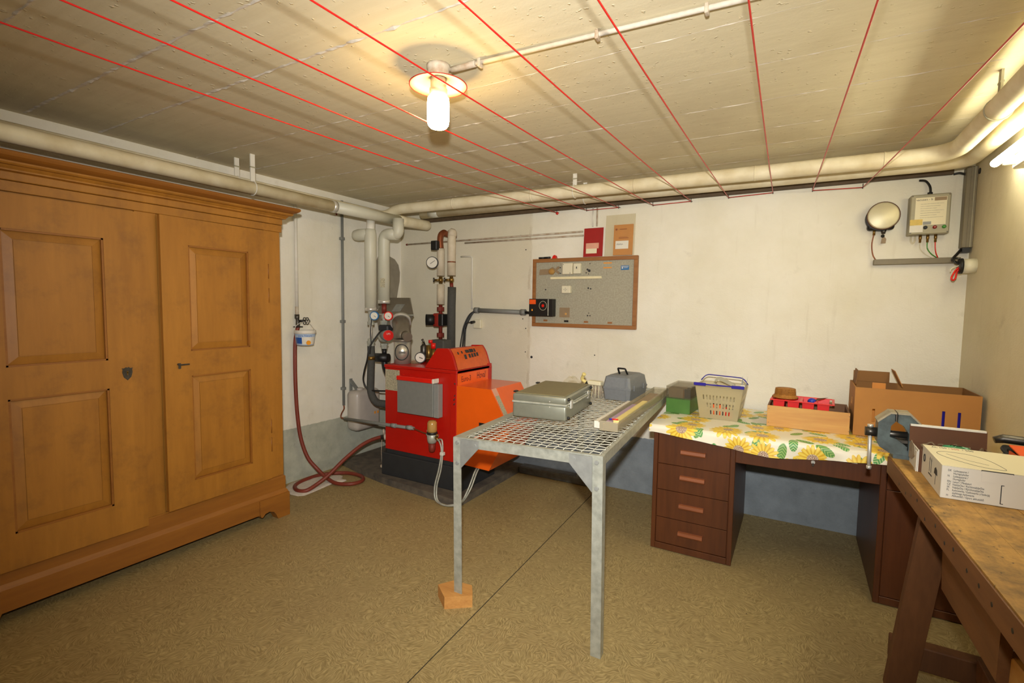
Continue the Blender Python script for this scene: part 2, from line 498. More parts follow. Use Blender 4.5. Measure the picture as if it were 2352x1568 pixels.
M['oak'] = wood('desk_walnut', (98, 52, 22), (73, 37, 13), 2, 0.42, 12, 0.08, 0.1)
M['oakh'] = wood('handle_teak', (158, 92, 54), (126, 70, 40), 0, 0.45, 14, 0.08, 0.1)
M['bench'] = wood('bench_beech', (204, 158, 80), (164, 122, 58), 1, 0.6, 16, 0.1, 0.4, (104, 80, 44), (52, 38, 22), 11)
M['bencht'] = wood('bench_pine_leg', (116, 74, 42), (90, 56, 31), 2, 0.6, 14, 0.1, 0.3)
M['benchd'] = wood('bench_board', (138, 92, 52), (104, 68, 38), 1, 0.6, 10, 0.1, 0.25)
M['block'] = wood('pine_block', (214, 160, 90), (186, 128, 66), 0, 0.6, 22, 0.15, 0.2)
M['pine'] = wood('pine_crate', (216, 172, 98), (188, 130, 70), 0, 0.5, 7, 0.1, 0.1)
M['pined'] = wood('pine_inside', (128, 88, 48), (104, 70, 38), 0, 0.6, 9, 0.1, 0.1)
M['frame'] = wood('board_frame_wood', (164, 112, 62), (136, 86, 44), 0, 0.5, 20, 0.1, 0.1)
M['pinb'] = plain('grey_chipboard', (172, 168, 150), 0.8, 0, 0.14, 90, 0.15, (150, 145, 126))
M['card'] = plain('corrugated_cardboard', (182, 126, 62), 0.75, 0, 0.06, 5)
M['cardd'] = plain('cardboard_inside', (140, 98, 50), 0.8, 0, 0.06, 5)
M['cardk'] = plain('brown_kraft', (98, 62, 38), 0.8, 0, 0.08, 8)
M['paper'] = plain('white_carton', (226, 222, 210), 0.6, 0, 0.04, 6)
M['cream'] = plain('cream_paper', (236, 228, 196), 0.6, 0, 0.03, 6)
M['ink'] = plain('black_ink', (44, 44, 46), 0.7, 0, 0.02)
M['inkr'] = plain('red_ink', (206, 50, 50), 0.7, 0, 0.02)
M['inko'] = plain('orange_ink', (236, 152, 40), 0.6, 0, 0.02)
M['vise'] = plain('blue_grey_enamel', (88, 102, 104), 0.45, 0.1, 0.15, 26, 0.1, (54, 58, 56))
M['iron'] = plain('worn_iron', (98, 94, 88), 0.4, 0.85, 0.2, 30)
M['ironw'] = plain('worn_painted_iron', (168, 156, 130), 0.5, 0.2, 0.2, 30)
M['case'] = plain('brushed_aluminium_case', (158, 160, 146), 0.35, 0.55, 0.06, 30)
M['caset'] = plain('aluminium_case_top', (140, 132, 98), 0.5, 0.3, 0.06, 60)
M['greyp'] = plain('grey_plastic', (122, 126, 130), 0.55, 0, 0.06, 70, 0.1)
M['green'] = plain('green_plastic', (76, 122, 52), 0.4, 0, 0.08, 14)
M['clear'] = glassy('clear_plastic', (196, 186, 160), 0.42, 0.15)
M['smoke'] = glassy('smoked_plastic', (120, 112, 96), 0.24, 0.1)
M['trans'] = glassy('frosted_beige_plastic', (206, 194, 156), 0.5, 0.3)
M['film'] = glassy('clear_film', (224, 214, 178), 0.09, 0.1)
M['blue'] = plain('blue_plastic', (42, 30, 150), 0.3, 0, 0.05)
M['blueb'] = plain('blue_ball', (36, 62, 176), 0.35, 0, 0.05)
M['redp'] = plain('red_plastic', (232, 40, 40), 0.35, 0, 0.05)
M['orp'] = plain('orange_plastic', (244, 92, 28), 0.4, 0, 0.05)
M['wick'] = wood('woven_straw', (184, 128, 50), (140, 88, 28), 2, 0.7, 60, 0.3, 0.5)
M['yell'] = plain('yellow_wood_rule', (232, 214, 136), 0.5, 0, 0.05)
M['lilac'] = plain('lilac_paper', (176, 150, 176), 0.6, 0, 0.05)
M['redc'] = plain('dark_red_card', (160, 26, 24), 0.5, 0, 0.05)
M['ochc'] = plain('ochre_card', (214, 136, 40), 0.5, 0, 0.05)
M['pinkc'] = plain('pink_paper', (222, 164, 140), 0.6, 0, 0.05)
M['gpl'] = plain('beige_grey_plastic', (166, 160, 134), 0.5, 0, 0.05)
M['trunk'] = plain('grey_trunking', (128, 118, 94), 0.5, 0, 0.05)
M['shadew'] = plain('shade_toned_timber', (92, 74, 52), 0.7, 0, 0.15)  # batten timber, darkened in colour to stand for the pipes' shadow
M['pump'] = plain('pump_red', (150, 40, 28), 0.45, 0, 0.1)
M['rust'] = plain('rusty_red_pipe', (128, 44, 30), 0.55, 0.1, 0.15)
M['label'] = plain('printed_label', (196, 188, 158), 0.6, 0, 0.1, 140, 0, (120, 114, 98))
M['cloth'] = cloth_mat()
M['towel'] = plain('white_rag', (220, 210, 196), 0.9, 0, 0.1, 30, 0.6)
M['bulb'] = emit('lamp_glass', (1.0, 0.67, 0.27, 1), BULB_STRENGTH)
M['tube'] = emit('fluorescent_glass', (1.0, 0.93, 0.68, 1), TUBE_STRENGTH)
M['greenl'] = plain('green_lens', (70, 150, 60), 0.2)
M['redl'] = plain('red_lens', (140, 20, 18), 0.2)
M['bluec'] = plain('blue_sticker', (40, 110, 170), 0.4, 0, 0.02)
M['tan'] = plain('brown_plate', (150, 128, 98), 0.6, 0, 0.06)
M['amber'] = glassy('amber_glass', (196, 150, 80), 0.75, 0.1)
M['sky'] = plain('bucket_print_blue', (40, 90, 170), 0.4, 0, 0.05)
M['skyl'] = plain('bucket_print_pale', (176, 196, 224), 0.4, 0, 0.05)
M['sun'] = plain('bucket_print_orange', (240, 160, 40), 0.4, 0, 0.05)
M['enam'] = plain('cream_enamel', (236, 226, 186), 0.4, 0, 0.05)
M['greenb'] = plain('green_glass_foil', (50, 130, 84), 0.3, 0, 0.1)
M['inkm'] = plain('maroon_ink', (92, 16, 22), 0.5, 0, 0.02)
M['lagw'] = plain('painted_lagging', (214, 202, 180), 0.6, 0, 0.06, 14, 0.1, (196, 182, 156))
M['flue'] = plain('brushed_steel', (196, 192, 180), 0.34, 0.65, 0.08, 10)
M['ysti'] = plain('yellow_sticker', (222, 192, 92), 0.5, 0, 0.08, 60)
M['dadop'] = plain('painted_kerb', (112, 116, 116), 0.7, 0, 0.15, 18, 0.3, (84, 82, 78))
M['bell'] = plain('dull_nickel', (206, 198, 164), 0.4, 0.25, 0.06, 12)

# ================================================================ SETTING
def S(name, mb, mat, parent=None):
    return obj(name, mb, mat, parent, kind='structure' if parent is None else None)

floor = S('floor', MB().box(XL - .1, XR + .1, YF - .1, YB + .1, -.12, -.002), M['under'])
def seam_x(y): return -1.193 - 0.0397 * (y - 1.332)
g = 0.0028
obj('vinyl_sheet', MB().prism([(XL, YF), (seam_x(YF) - g, YF), (seam_x(YB) - g, YB), (XL, YB)], -.002, 0), M['floor'], floor)
obj('vinyl_sheet', MB().prism([(seam_x(YF) + g, YF), (XR, YF), (XR, YB), (seam_x(YB) + g, YB)], -.002, 0), M['floor'], floor)
wall_l = S('wall_left', MB().box(XL - .12, XL, YF - .12, YB + .12, -.05, ZC + .05), M['wall'])
wall_b = S('wall_back', MB().box(XL, XR, YB, YB + .12, -.05, ZC + .05), M['wallb'])
wall_r = S('wall_right', MB().box(XR, XR + .12, YF - .12, YB + .12, -.05, ZC + .05), M['wallr'])
wall_f = S('wall_front', MB().box(XL, XR, YF - .12, YF, -.05, ZC + .05), M['wall'])
ceiling = S('ceiling', MB().box(XL, XR, YF, YB, ZC, ZC + .1), M['ceil'])

# casting seams left by the formwork boards
def ridge(y, amp):
    rnd = random.Random(int(y * 1000)); mb = MB(); vs = []; fs = []
    n = 150; x0, x1 = XL + .03, XR - .03; yy = y
    for i in range(n + 1):
        x = x0 + (x1 - x0) * i / n
        yy += (y - yy) * .4 + rnd.uniform(-.002, .002)
        left = 1.25 if x < -1.2 else .8
        h = amp * left * max(0.08, rnd.gauss(.42, .38)); wd = amp * left * rnd.uniform(.7, 2.0)
        vs += [(x, yy - wd, ZC + .0005), (x + rnd.uniform(-.004, .004), yy, ZC - h), (x, yy + wd, ZC + .0005)]
    for i in range(n):
        a = i * 3; b = a + 3
        fs += [(a, b, b + 1, a + 1), (a + 1, b + 1, b + 2, a + 2)]
    mb.add(vs, fs)
    obj('casting_ridge', mb, M['ridge'], ceiling)
for y, a in ((.30, .004), (.64, .004), (.975, .0052), (1.282, .005), (1.79, .0026), (2.13, .003), (2.49, .0042), (2.87, .0032), (3.15, .003), (3.43, .0025)):
    ridge(y, a)

# bare plaster patch beside the flue
pp = [(3.36, 1.36), (3.56, 1.36), (3.63, 1.44), (3.655, 1.55), (3.675, 1.63), (3.68, 1.72), (3.66, 1.79), (3.61, 1.84), (3.54, 1.862), (3.40, 1.87), (3.34, 1.75), (3.33, 1.5)]
obj('bare_plaster_patch', MB().prism([(p[0], p[1]) for p in pp], 0, .0012, frame((XL, 0, 0), (0, 1, 0), (0, 0, 1))), M['patch'], wall_l)
# plugged drill holes in the back wall
for (x, z) in ((-1.93, .98), (-2.02, 1.30), (-1.99, 1.22), (-2.0, 1.88), (-2.05, 2.0), (-1.99, 1.02), (-1.37, 1.03)):
    rr = .011 if abs(z - .98) < .005 else .005
    obj('wall_plug', MB().cyl((x, YB - .0015, z), (x, YB + .004, z), rr, None, 10), M['dark'], wall_b)

# raised concrete plinth around the boiler
pl = MB()
pl.prism([(XL, YB), (XL, 2.95), (-3.05, 2.86), (-2.75, 2.80), (-2.02, 2.735), (-1.985, 2.78), (-1.985, YB)], 0, .05)
S('trim_1', pl, M['curb'])
# low concrete kerb along the back wall under the mesh table
S('trim_2', MB().box(-1.985, -1.36, YB - .10, YB, 0, .06, .008), M['dadop'])

# ================================================================ INSULATED HEATING PIPES
def pipe_thing(name, label, loc, group=None): return thing(name, label, 'pipe', loc, group)

# front pipe on the left wall, cream then grey lagging
t = pipe_thing('heating_pipe', 'cream lagged pipe running above the ochre wardrobe, ending in a rounded stub', (-2.975, 2.0, 2.11))
obj('lagging', MB().tube([(-2.975, YF, 2.112), (-2.975, 2.52, 2.112)], .0405, 20), M['pipe'], t)
obj('jointing_band', MB().tube([(-2.975, 2.515, 2.112), (-2.975, 2.55, 2.112)], .0435, 20), M['chrome'], t)
obj('pvc_jacket', MB().tube([(-2.975, 2.55, 2.112), (-2.975, 3.22, 2.118)], .042, 20), M['pipeg'], t)
e = [(-2.975, 3.22, 2.118)] + [(-2.975, 3.22 + .37 * k / 6, 2.118 + .012 * k / 6) for k in range(1, 7)]
obj('end_stub', MB().tube(e + [(-2.975, 3.605, 2.13), (-2.975, 3.618, 2.13)], [.045] * 7 + [.038, .02], 20), M['pipe'], t)
# rear pipe of the pair, turning along the back wall and then the right wall
path = fillet([(-3.14, YF, 2.16), (-3.14, 3.225, 2.165), (-3.0, 3.225, 2.215), (.627, 3.225, 2.18), (.627, YF, 2.17)], .16, 8)
t = pipe_thing('heating_pipe', 'thick cream lagged pipe hung highest along the back wall, bending round the right corner', (-1.3, 3.225, 2.12))
obj('lagging', MB().tube(path, .0415, 20), M['pipe'], t)
for x in (-2.4, -1.7, -.95, -.25, .35):
    obj('tape_seam', MB().tube([(x - .004, 3.225, 2.186 - x * .0096), (x + .004, 3.225, 2.186 - x * .0096)], .0425, 20), M['pipe'], t)
path = fillet([(-2.95, 3.49, 2.2115), (.742, 3.49, 2.197), (.742, YF, 2.155)], .12, 8)
t = pipe_thing('heating_pipe', 'thinner cream lagged pipe tucked behind and below the thick one along the back wall', (-1.3, 3.49, 2.11))
obj('lagging', MB().tube(path, .0375, 20), M['pipe'], t)
obj('tape_patch', MB().tube([(-2.86, 3.49, 2.211), (-2.76, 3.49, 2.2106)], .0383, 20), M['pipeg'], t)

# hangers
def hanger(x, y, zb, r, label, axis, mat='white'):
    t = thing('pipe_hanger', label, 'bracket', (x, y, ZC), 'strap hangers holding the lagged pipes')
    d = (.0145, .0025) if axis == 'x' else (.004, .0145)
    obj('strap', MB().box(x - d[0], x + d[0], y - d[1], y + d[1], zb + r, ZC), M[mat], t)
    obj('strap_buckle', MB().box(x - d[0] - .002, x + d[0] + .002, y - d[1] - .002, y + d[1] + .002, (zb + r + ZC) / 2, (zb + r + ZC) / 2 + .008), M['gpl'], t)
    c = Vector((x, y, zb))
    ring = [(c + Vector(((0 if axis == 'y' else 0), 0, 0)) + (Vector((0, math.cos(a), math.sin(a))) if axis == 'x2' else Vector((math.cos(a), 0, math.sin(a))) if axis == 'y' else Vector((0, math.cos(a), math.sin(a)))) * (r + .001)) for a in [2 * math.pi * k / 20 for k in range(20)]]
    obj('ring', MB().tube(ring, .003, 6, False, True), M[mat], t)
hanger(-2.975, 1.915, 2.112, .0415, 'white strap hanger of the front lagged pipe above the wardrobe', 'y')
hanger(-3.14, 1.915, 2.163, .0425, 'white strap hanger just left of its twin above the wardrobe', 'y')
hanger(-1.37, 3.225, 2.199, .0425, 'white strap hanger on the thick back wall pipe above the red booklet', 'x')
hanger(-1.40, 3.49, 2.2055, .038, 'short white strap hanger on the thinner pipe above the red booklet', 'x')
hanger(.627, 2.60, 2.177, .042, 'dark strap hanger of the thick pipe above the fluorescent tube', 'y', 'gpl')

# timber batten under the back wall pipes, their shadow painted into its dark colour
tag(obj('wall_batten', MB().box(XL + .04, .72, YB - .03, YB, 2.175, 2.207, .002), M['shadew']), 'long shade-painted timber batten along the back wall just below the pipes', 'batten')
# small dark bracket block up in the left corner
t = thing('strip_fitting', 'dark strip fitting up in the far left corner above the pipes', 'fitting', (XL + .05, 3.1, 2.25))
obj('body', MB().box(XL, XL + .045, 2.96, 3.35, 2.225, 2.262, .004), M['dark'], t)
obj('cable', MB().tube(crom([(XL + .02, 2.97, 2.24), (XL + .02, 2.92, 2.25), (XL + .02, 2.90, 2.21), (XL + .02, 2.90, 2.14)], 5), .006, 8), M['rust'], t)

# ================================================================ CEILING LAMP
LX, LY = -1.240, 1.562
T = Matrix.Translation((LX, LY, 0))
t = thing('ceiling_lamp', 'round enamel ceiling lamp with a glowing glass jar', 'lamp', (LX, LY, ZC))
obj('base', MB().lathe([(.045, ZC), (.045, ZC - .012), (.041, ZC - .02), (.041, ZC - .04), (.036, ZC - .046)], 28, T), M['dirtyw'], t)
sh = obj('shade', MB().lathe([(.034, ZC - .046), (.05, ZC - .052), (.085, ZC - .062), (.109, ZC - .074), (.109, ZC - .077), (.085, ZC - .066), (.05, ZC - .056), (.034, ZC - .05)], 48, T, True, True), M['enam'], t)
obj('rim', MB().tube([(LX + .1095 * math.cos(a), LY + .1095 * math.sin(a), ZC - .0755) for a in [2 * math.pi * k / 48 for k in range(48)]], .0022, 6, False, True), M['redc'], sh)
obj('socket', MB().lathe([(.030, ZC - .046), (.030, ZC - .085), (.034, ZC - .088), (.034, ZC - .112), (.030, ZC - .114)], 28, T), M['dirtyw'], t)
obj('glass_jar', MB().lathe([(.031, ZC - .114), (.0405, ZC - .122), (.0425, ZC - .14), (.0425, ZC - .205), (.040, ZC - .222), (.032, ZC - .232), (.015, ZC - .236), (0, ZC - .2365)], 28, T), M['bulb'], t)
t = thing('cable_conduit', 'painted conduit on the ceiling leading to the round lamp', 'conduit', (-.7, 1.6, ZC))
cy = lambda x: 1.587 + (x + 1.2) * .06
obj('conduit', MB().tube([(-1.205, cy(-1.205), ZC - .012), (.79, cy(.79), ZC - .012)], .0085, 10), M['ridge'], t)
obj('coupling', MB().tube([(-1.195, cy(-1.195), ZC - .016), (-1.09, cy(-1.09), ZC - .013)], .0115, 12), M['dirtyw'], t)
for x in (-1.07, -.62, -.28, .3):
    obj('clip', MB().box(x - .006, x + .006, cy(x) - .013, cy(x) + .013, ZC - .03, ZC, .002), M['dirtyw'], t)

# ================================================================ FLUORESCENT LAMP
t = thing('fluorescent_lamp', 'glowing fluorescent tube lamp on the right wall beneath the pipes', 'lamp', (.76, 2.3, 2.0))
obj('housing', MB().box(.768, XR, 1.55, 2.95, 2.018, 2.078, .006), M['plast'], t)
obj('tube', MB().tube([(.734, 1.63, 2.071), (.734, 3.035, 2.071), (.734, 3.046, 2.071), (.734, 3.053, 2.071)], [.017, .017, .013, .006], 18), M['tube'], t)
obj('lampholder', MB().box(.728, .785, 2.905, 2.92, 2.03, 2.07, .003), M['plast'], t)
obj('lampholder', MB().box(.728, .785, 1.60, 1.62, 2.03, 2.07, .003), M['plast'], t)

# ================================================================ CLOTHESLINE
hooks = [(-1.703, 2.156), (-1.450, 2.154), (-1.196, 2.154), (-.941, 2.148), (-.678, 2.152), (-.438, 2.154), (-.174, 2.160), (.045, 2.151), (.303, 2.143)]
ends = [(-1.96, .529), (-1.671, .575), (-1.417, .713), (-1.091, .89), (-.769, 1.065), (-.466, 1.23), (-.142, 1.406), (.134, 1.556), (.475, 1.824)]
t = thing('clothesline', 'red plastic clothesline strung in nine runs below the ceiling', 'clothesline', (-.7, 1.5, 2.14))
HK = YB - .035
for (hx, hz), (ex, ey) in zip(hooks, ends):
    ex, ey = ex * .935, ey * .935          # where the run leaves the top of the view, hanging 0.2 m below the ceiling
    k = (ex - hx) / (ey - HK)
    y2 = YF if hx < .2 else max(YF, HK - (.78 - hx) / abs(k))
    pts = []
    for q in range(15):
        f = q / 14; y = HK + (y2 - HK) * f; tt = (HK - y) / (HK - YF)
        pts.append((hx + k * (y - HK), y, hz - .16 * tt * (1 - tt)))
    obj('run', MB().tube(pts, .0026, 8), M['string'], t)
for a, b in ((1, 2), (3, 4), (5, 6), (7, 8)):
    obj('bridge', MB().tube([(hooks[a][0], HK, hooks[a][1]), (hooks[b][0], HK, hooks[b][1])], .0024, 6), M['string'], t)
obj('knot', MB().sphere((hooks[0][0], HK, hooks[0][1] - .004), .012, 10), M['string'], t)
ordn = ['first', 'second', 'third', 'fourth', 'fifth', 'sixth', 'seventh', 'eighth', 'ninth']
for i, (hx, hz) in enumerate(hooks):
    pts = [(hx, YB, hz + .004), (hx, YB - .03, hz + .003), (hx, YB - .038, hz - .006), (hx, YB - .046, hz + .002), (hx, YB - .046, hz + .02)]
    tag(obj('wall_hook', MB().tube(crom(pts, 3), .0028, 6), M['iron']), 'small screw hook holding the clothesline, %s from the left on the back wall' % ordn[i], 'hook', 'clothesline hooks')

# ================================================================ WARDROBE
WF = -2.905                       # face of the carcass
Y0, Y1 = .50, 2.035
W = thing('wardrobe', 'large ochre painted wardrobe with panelled double doors against the left wall', 'wardrobe', (-3.14, 1.27, 0))
def yz(x): return frame((x, 0, 0), (0, 1, 0), (0, 0, 1))     # local x = room y, local y = room z, local z = room x
c = MB(); c.box(XL + .02, WF, Y0, Y1, .27, 1.97)
obj('carcass', c, M['ochre'], W)
obj('stile', MB().box(WF, WF + .012, Y1 - .11, Y1, .275, 1.853, .002), M['ochre'], W)
obj('stile', MB().box(WF, WF + .012, Y0, Y0 + .11, .275, 1.853, .002), M['ochre'], W)
obj('centre_post', MB().box(WF, WF + .012, 1.232, 1.330, .27, 1.853, .002), M['ochre'], W)
obj('bottom_rail', MB().box(WF, WF + .010, Y0 + .11, Y1 - .11, .235, .272, .002), M['ochre'], W)
obj('frieze', MB().box(XL + .02, WF + .018, Y0 - .01, Y1 + .012, 1.853, 1.897, .002), M['ochre'], W)
obj('frieze', MB().box(XL + .02, WF + .022, Y0 - .012, Y1 + .016, 1.899, 1.935, .003), M['ochre'], W)
def cornice_prof(prof):
    mb = MB(); vs = []; fs = []
    loops = []
    for (d, z) in prof:
        loops.append([(XL + .02, Y0 - d, z), (WF + d, Y0 - d, z), (WF + d, Y1 + d, z), (XL + .02, Y1 + d, z)])
    for lp in loops: vs += lp
    for i in range(len(prof) - 1):
        for k in range(4):
            l = (k + 1) % 4
            fs.append((i * 4 + k, i * 4 + l, (i + 1) * 4 + l, (i + 1) * 4 + k))
    n = len(prof) * 4
    fs.append((3, 2, 1, 0)); fs.append((n - 4, n - 3, n - 2, n - 1))
    return mb.add(vs, fs)
obj('cornice', cornice_prof([(.020, 1.935), (.034, 1.938), (.034, 1.944), (.042, 1.952), (.046, 1.957), (.058, 1.959), (.064, 1.965), (.066, 1.972)]), M['ochre'], W)
obj('crown_moulding', cornice_prof([(.060, 1.972), (.068, 1.976), (.080, 1.981), (.092, 1.988), (.098, 1.997), (.096, 2.006), (.090, 2.010)]), M['ochred'], W)
obj('plinth', cornice_prof([(.024, .155), (.024, .160), (.020, .170), (.012, .182), (.012, .262), (.004, .270), (0, .274)]), M['ochred'], W)
def foot_poly(a, s):
    pts = [(a, 0), (a + s * .085, 0), (a + s * .098, .03), (a + s * .115, .055), (a + s * .145, .068), (a + s * .175, .062), (a + s * .19, .045), (a + s * .20, .045), (a + s * .21, .068), (a + s * .21, .155), (a, .155)]
    return pts
obj('base_board', MB().prism([(Y0 + .18, .062), (Y1 - .18, .062), (Y1 - .18, .155), (Y0 + .18, .155)], WF, WF + .024, yz(0)), M['ochred'], W)
obj('foot', MB().prism(foot_poly(Y1 + .028, -1), WF - .03, WF + .030, yz(0)), M['ochred'], W)
obj('foot', MB().prism(foot_poly(Y0 - .028, 1), WF - .03, WF + .030, yz(0)), M['ochred'], W)
obj('foot', MB().prism([(XL + .03, 0), (XL + .12, 0), (XL + .12, .06), (WF - .12, .06), (WF - .10, .03), (WF - .08, 0), (WF - .03, 0), (WF - .03, .155), (XL + .03, .155)], -(Y1 + .026), -(Y1), frame((0, 0, 0), (1, 0, 0), (0, 0, 1))), M['ochred'], W)

def door(ya, yb, za, zb, pa, pb, p1, p2, x, rot, hinge):
    """framed door with two raised panels"""
    th = .022; R = rotz(rot, (x, hinge, 0)) if rot else None
    fr = MB()
    holes = [(pa, pb, p1[0], p1[1]), (pa, pb, p2[0], p2[1])]
    fr.holed(ya, yb, za, zb, holes, (R or Matrix()) @ yz(x + th), th)
    d = obj('door', fr, M['ochre'], W)
    for (z0, z1) in (p1, p2):
        m = MB(); b = .042
        a = [(pa, z0), (pb, z0), (pb, z1), (pa, z1)]
        i = [(pa + b, z0 + b), (pb - b, z0 + b), (pb - b, z1 - b), (pa + b, z1 - b)]
        j = [(pa + b + .003, z0 + b + .003), (pb - b - .003, z0 + b + .003), (pb - b - .003, z1 - b - .003), (pa + b + .003, z1 - b - .003)]
        vs = [(p[0], p[1], -.001 + .003) for p in a] + [(p[0], p[1], .013) for p in i] + [(p[0], p[1], .0105) for p in i] + [(p[0], p[1], .0105) for p in j] + [(p[0], p[1], .0135) for p in j]
        fs = []
        for q in range(4):
            for k in range(4):
                l = (k + 1) % 4
                fs.append((q * 4 + k, q * 4 + l, q * 4 + 4 + l, q * 4 + 4 + k))
        fs.append((16, 17, 18, 19))
        m.add(vs, fs, False, (R or Matrix()) @ yz(x))
        obj('panel', m, M['ochre'], d)
        bead = MB()
        for (u0, u1, v0, v1) in ((pa, pb, z1 - .008, z1), (pa, pb, z0, z0 + .008), (pa, pa + .008, z0, z1), (pb - .008, pb, z0, z1)):
            bead.box(u0, u1, v0, v1, .006, .019, 0, (R or Matrix()) @ yz(x))
        obj('bead', bead, M['ochred'], d)
    return d, R
X0 = WF + .013
dl, _ = door(.622, 1.236, .240, 1.843, .735, 1.092, (1.115, 1.697), (.395, .978), X0, 0, 0)
dr, RR = door(1.326, 1.934, .282, 1.847, 1.462, 1.806, (1.135, 1.706), (.415, 1.000), X0, math.radians(1.6), 1.934)
# shield escutcheon and keyhole on the left door
sx = X0 + .022
es = [(1.168 + a, 1.045 + b) for a, b in ((0, -.036), (.016, -.02), (.022, .004), (.02, .018), (.024, .026), (.014, .024), (.005, .03), (0, .026), (-.005, .03), (-.014, .024), (-.024, .026), (-.02, .018), (-.022, .004), (-.016, -.02))]
sh = obj('escutcheon', MB().prism(es, sx, sx + .002, yz(0)), M['iron'], dl, 'dark shield-shaped keyhole plate')
obj('keyhole', MB().cyl((sx + .0015, 1.168, 1.05), (sx + .0032, 1.168, 1.05), .005, None, 10).box(sx + .0015, sx + .0032, 1.1655, 1.1705, 1.035, 1.05), M['brass'], W)
# key in the right door
k = MB(); k.cyl((X0 + .03, 1.395, 1.068), (X0 + .05, 1.395, 1.068), .006, None, 10)
k.box(X0 + .05, X0 + .054, 1.392, 1.445, 1.062, 1.070, .001); k.box(X0 + .046, X0 + .052, 1.39, 1.402, 1.045, 1.075, .001)
obj('key', k, M['iron'], dr)
for z in (1.45, 1.60, .50, .62):
    obj('hinge', MB().cyl((X0 + .012, 1.942, z - .045), (X0 + .012, 1.942, z + .045), .0055, None, 8), M['ochred'], W)

# ================================================================ BOILER
B = thing('oil_boiler', 'red and orange oil boiler with a sloping control console on a black plinth', 'boiler', (-2.45, 3.1, .05))
bx0, bx1, by0, by1 = -2.798, -2.102, 2.87, 3.335
obj('plinth', MB().box(-2.835, -2.06, 2.862, 3.34, .05, .228, .006).box(-2.79, -2.11, 2.88, 3.33, .228, .262), M['dark'], B)
body = obj('casing', MB().box(bx0, bx1 - .012, by0, by1, .262, .912, .003), M['red'], B)
obj('corner_post', MB().box(bx1 - .055, bx1, by0 - .003, by0 + .012, .262, .935, .003), M['red'], B)
obj('corner_post', MB().box(bx1 - .045, bx1 + .002, by1 - .045, by1 + .005, .55, .95, .003), M['red'], B)
obj('lid', MB().box(bx0 - .006, bx1 + .004, by0 - .006, by1 + .004, .912, .936, .004), M['red'], B)
# console: trapezoid with a curved orange front
def xz(y): return frame((0, y, 0), (1, 0, 0), (0, 0, 1))     # local z = -y
prof = [(-2.400, .938), (-2.285, 1.088), (-2.190, 1.092)]
arc = [(-2.182, 1.088), (-2.165, 1.066), (-2.148, 1.038), (-2.135, 1.006), (-2.124, .972), (-2.112, .938)]
cons = obj('console', MB().prism(prof + arc, -2.874, -2.895, xz(0)).prism(prof + arc, -3.322, -3.338, xz(0)).prism([(a, b - .008) for a, b in prof] + [(a - .010, b - .004) for a, b in arc], -2.89, -3.33, xz(0)), M['red'], B)
cp = MB(); vs = []; fs = []
for (a, b) in arc: vs += [(a + .002, 2.898, b), (a + .002, 3.318, b)]
for i in range(len(arc) - 1): fs.append((i * 2, i * 2 + 2, i * 2 + 3, i * 2 + 1))
cp.add(vs, fs, True)
obj('control_panel', cp, M['panelor'], cons)
def on_arc(t):
    i = min(int(t * 5), 4); f = t * 5 - i
    a, b = arc[i], arc[i + 1]
    return Vector((a[0] + (b[0] - a[0]) * f, 0, a[1] + (b[1] - a[1]) * f))
for (yy, tt, w_, h_) in ((2.955, .30, .006, .010), (3.005, .27, .006, .010), (3.075, .25, .022, .012), (3.13, .24, .024, .014), (3.175, .24, .008, .014),
                         (3.03, .50, .012, .017), (3.085, .48, .010, .015), (3.12, .47, .010, .015), (3.155, .46, .010, .015), (3.19, .45, .010, .014)):
    p = on_arc(tt); q = on_arc(tt + .05); d = (p - q).normalized()
    obj('switch', MB().box(-w_, w_, -h_, h_, 0, .005, .001, frame((p.x + .002, yy, p.z), (0, 1, 0), d)), M['dark'], cons)
obj('name_plate', MB().box(bx1 - .002, bx1 + .003, 2.882, 3.285, .795, .912, .001), M['orange'], B)
obj('edge_strip', MB().box(bx1 - .005, bx1 + .004, 2.876, 3.30, .913, .934, .001), M['red'], B)
obj('lettering', text_mb('Euro-3', .058, frame((bx1 + .0035, 2.985, .866), (0, 1, 0), (0, 0, 1)), sx=.78), M['inkm'], B, 'dark lettering Euro-3')
obj('lettering', text_mb('Hoval', .072, frame((bx1 + .0035, 3.185, .872), (0, 1, 0), (0, 0, 1)), sx=.72), M['inkm'], B, 'dark red lettering Hoval')
# burner hood
hp = [(bx1, .828), (-1.812, .828), (-1.655, .555), (-1.822, .252), (bx1, .262)]
obj('burner_hood', MB().prism(hp, -2.872, -3.300, xz(0)), M['orange'], B)
hd = (Vector((-1.655, 0, .555)) - Vector((-1.812, 0, .828))).normalized()
Ms = frame((-1.812, 2.874, .828), (0, 1, 0), (-hd))
obj('sticker', MB().box(.012, .062, -.245, -.055, 0, .0012, 0, Ms), M['label'], B, 'long instruction sticker on the orange hood')
obj('sticker', MB().box(.008, .066, -.055, .0, 0, .0014, 0, Ms), M['pinkc'], B, 'red and cream warning sticker on the orange hood')
obj('vent', MB().box(-1.905, -1.825, 2.868, 2.873, .553, .585), M['black'], B)
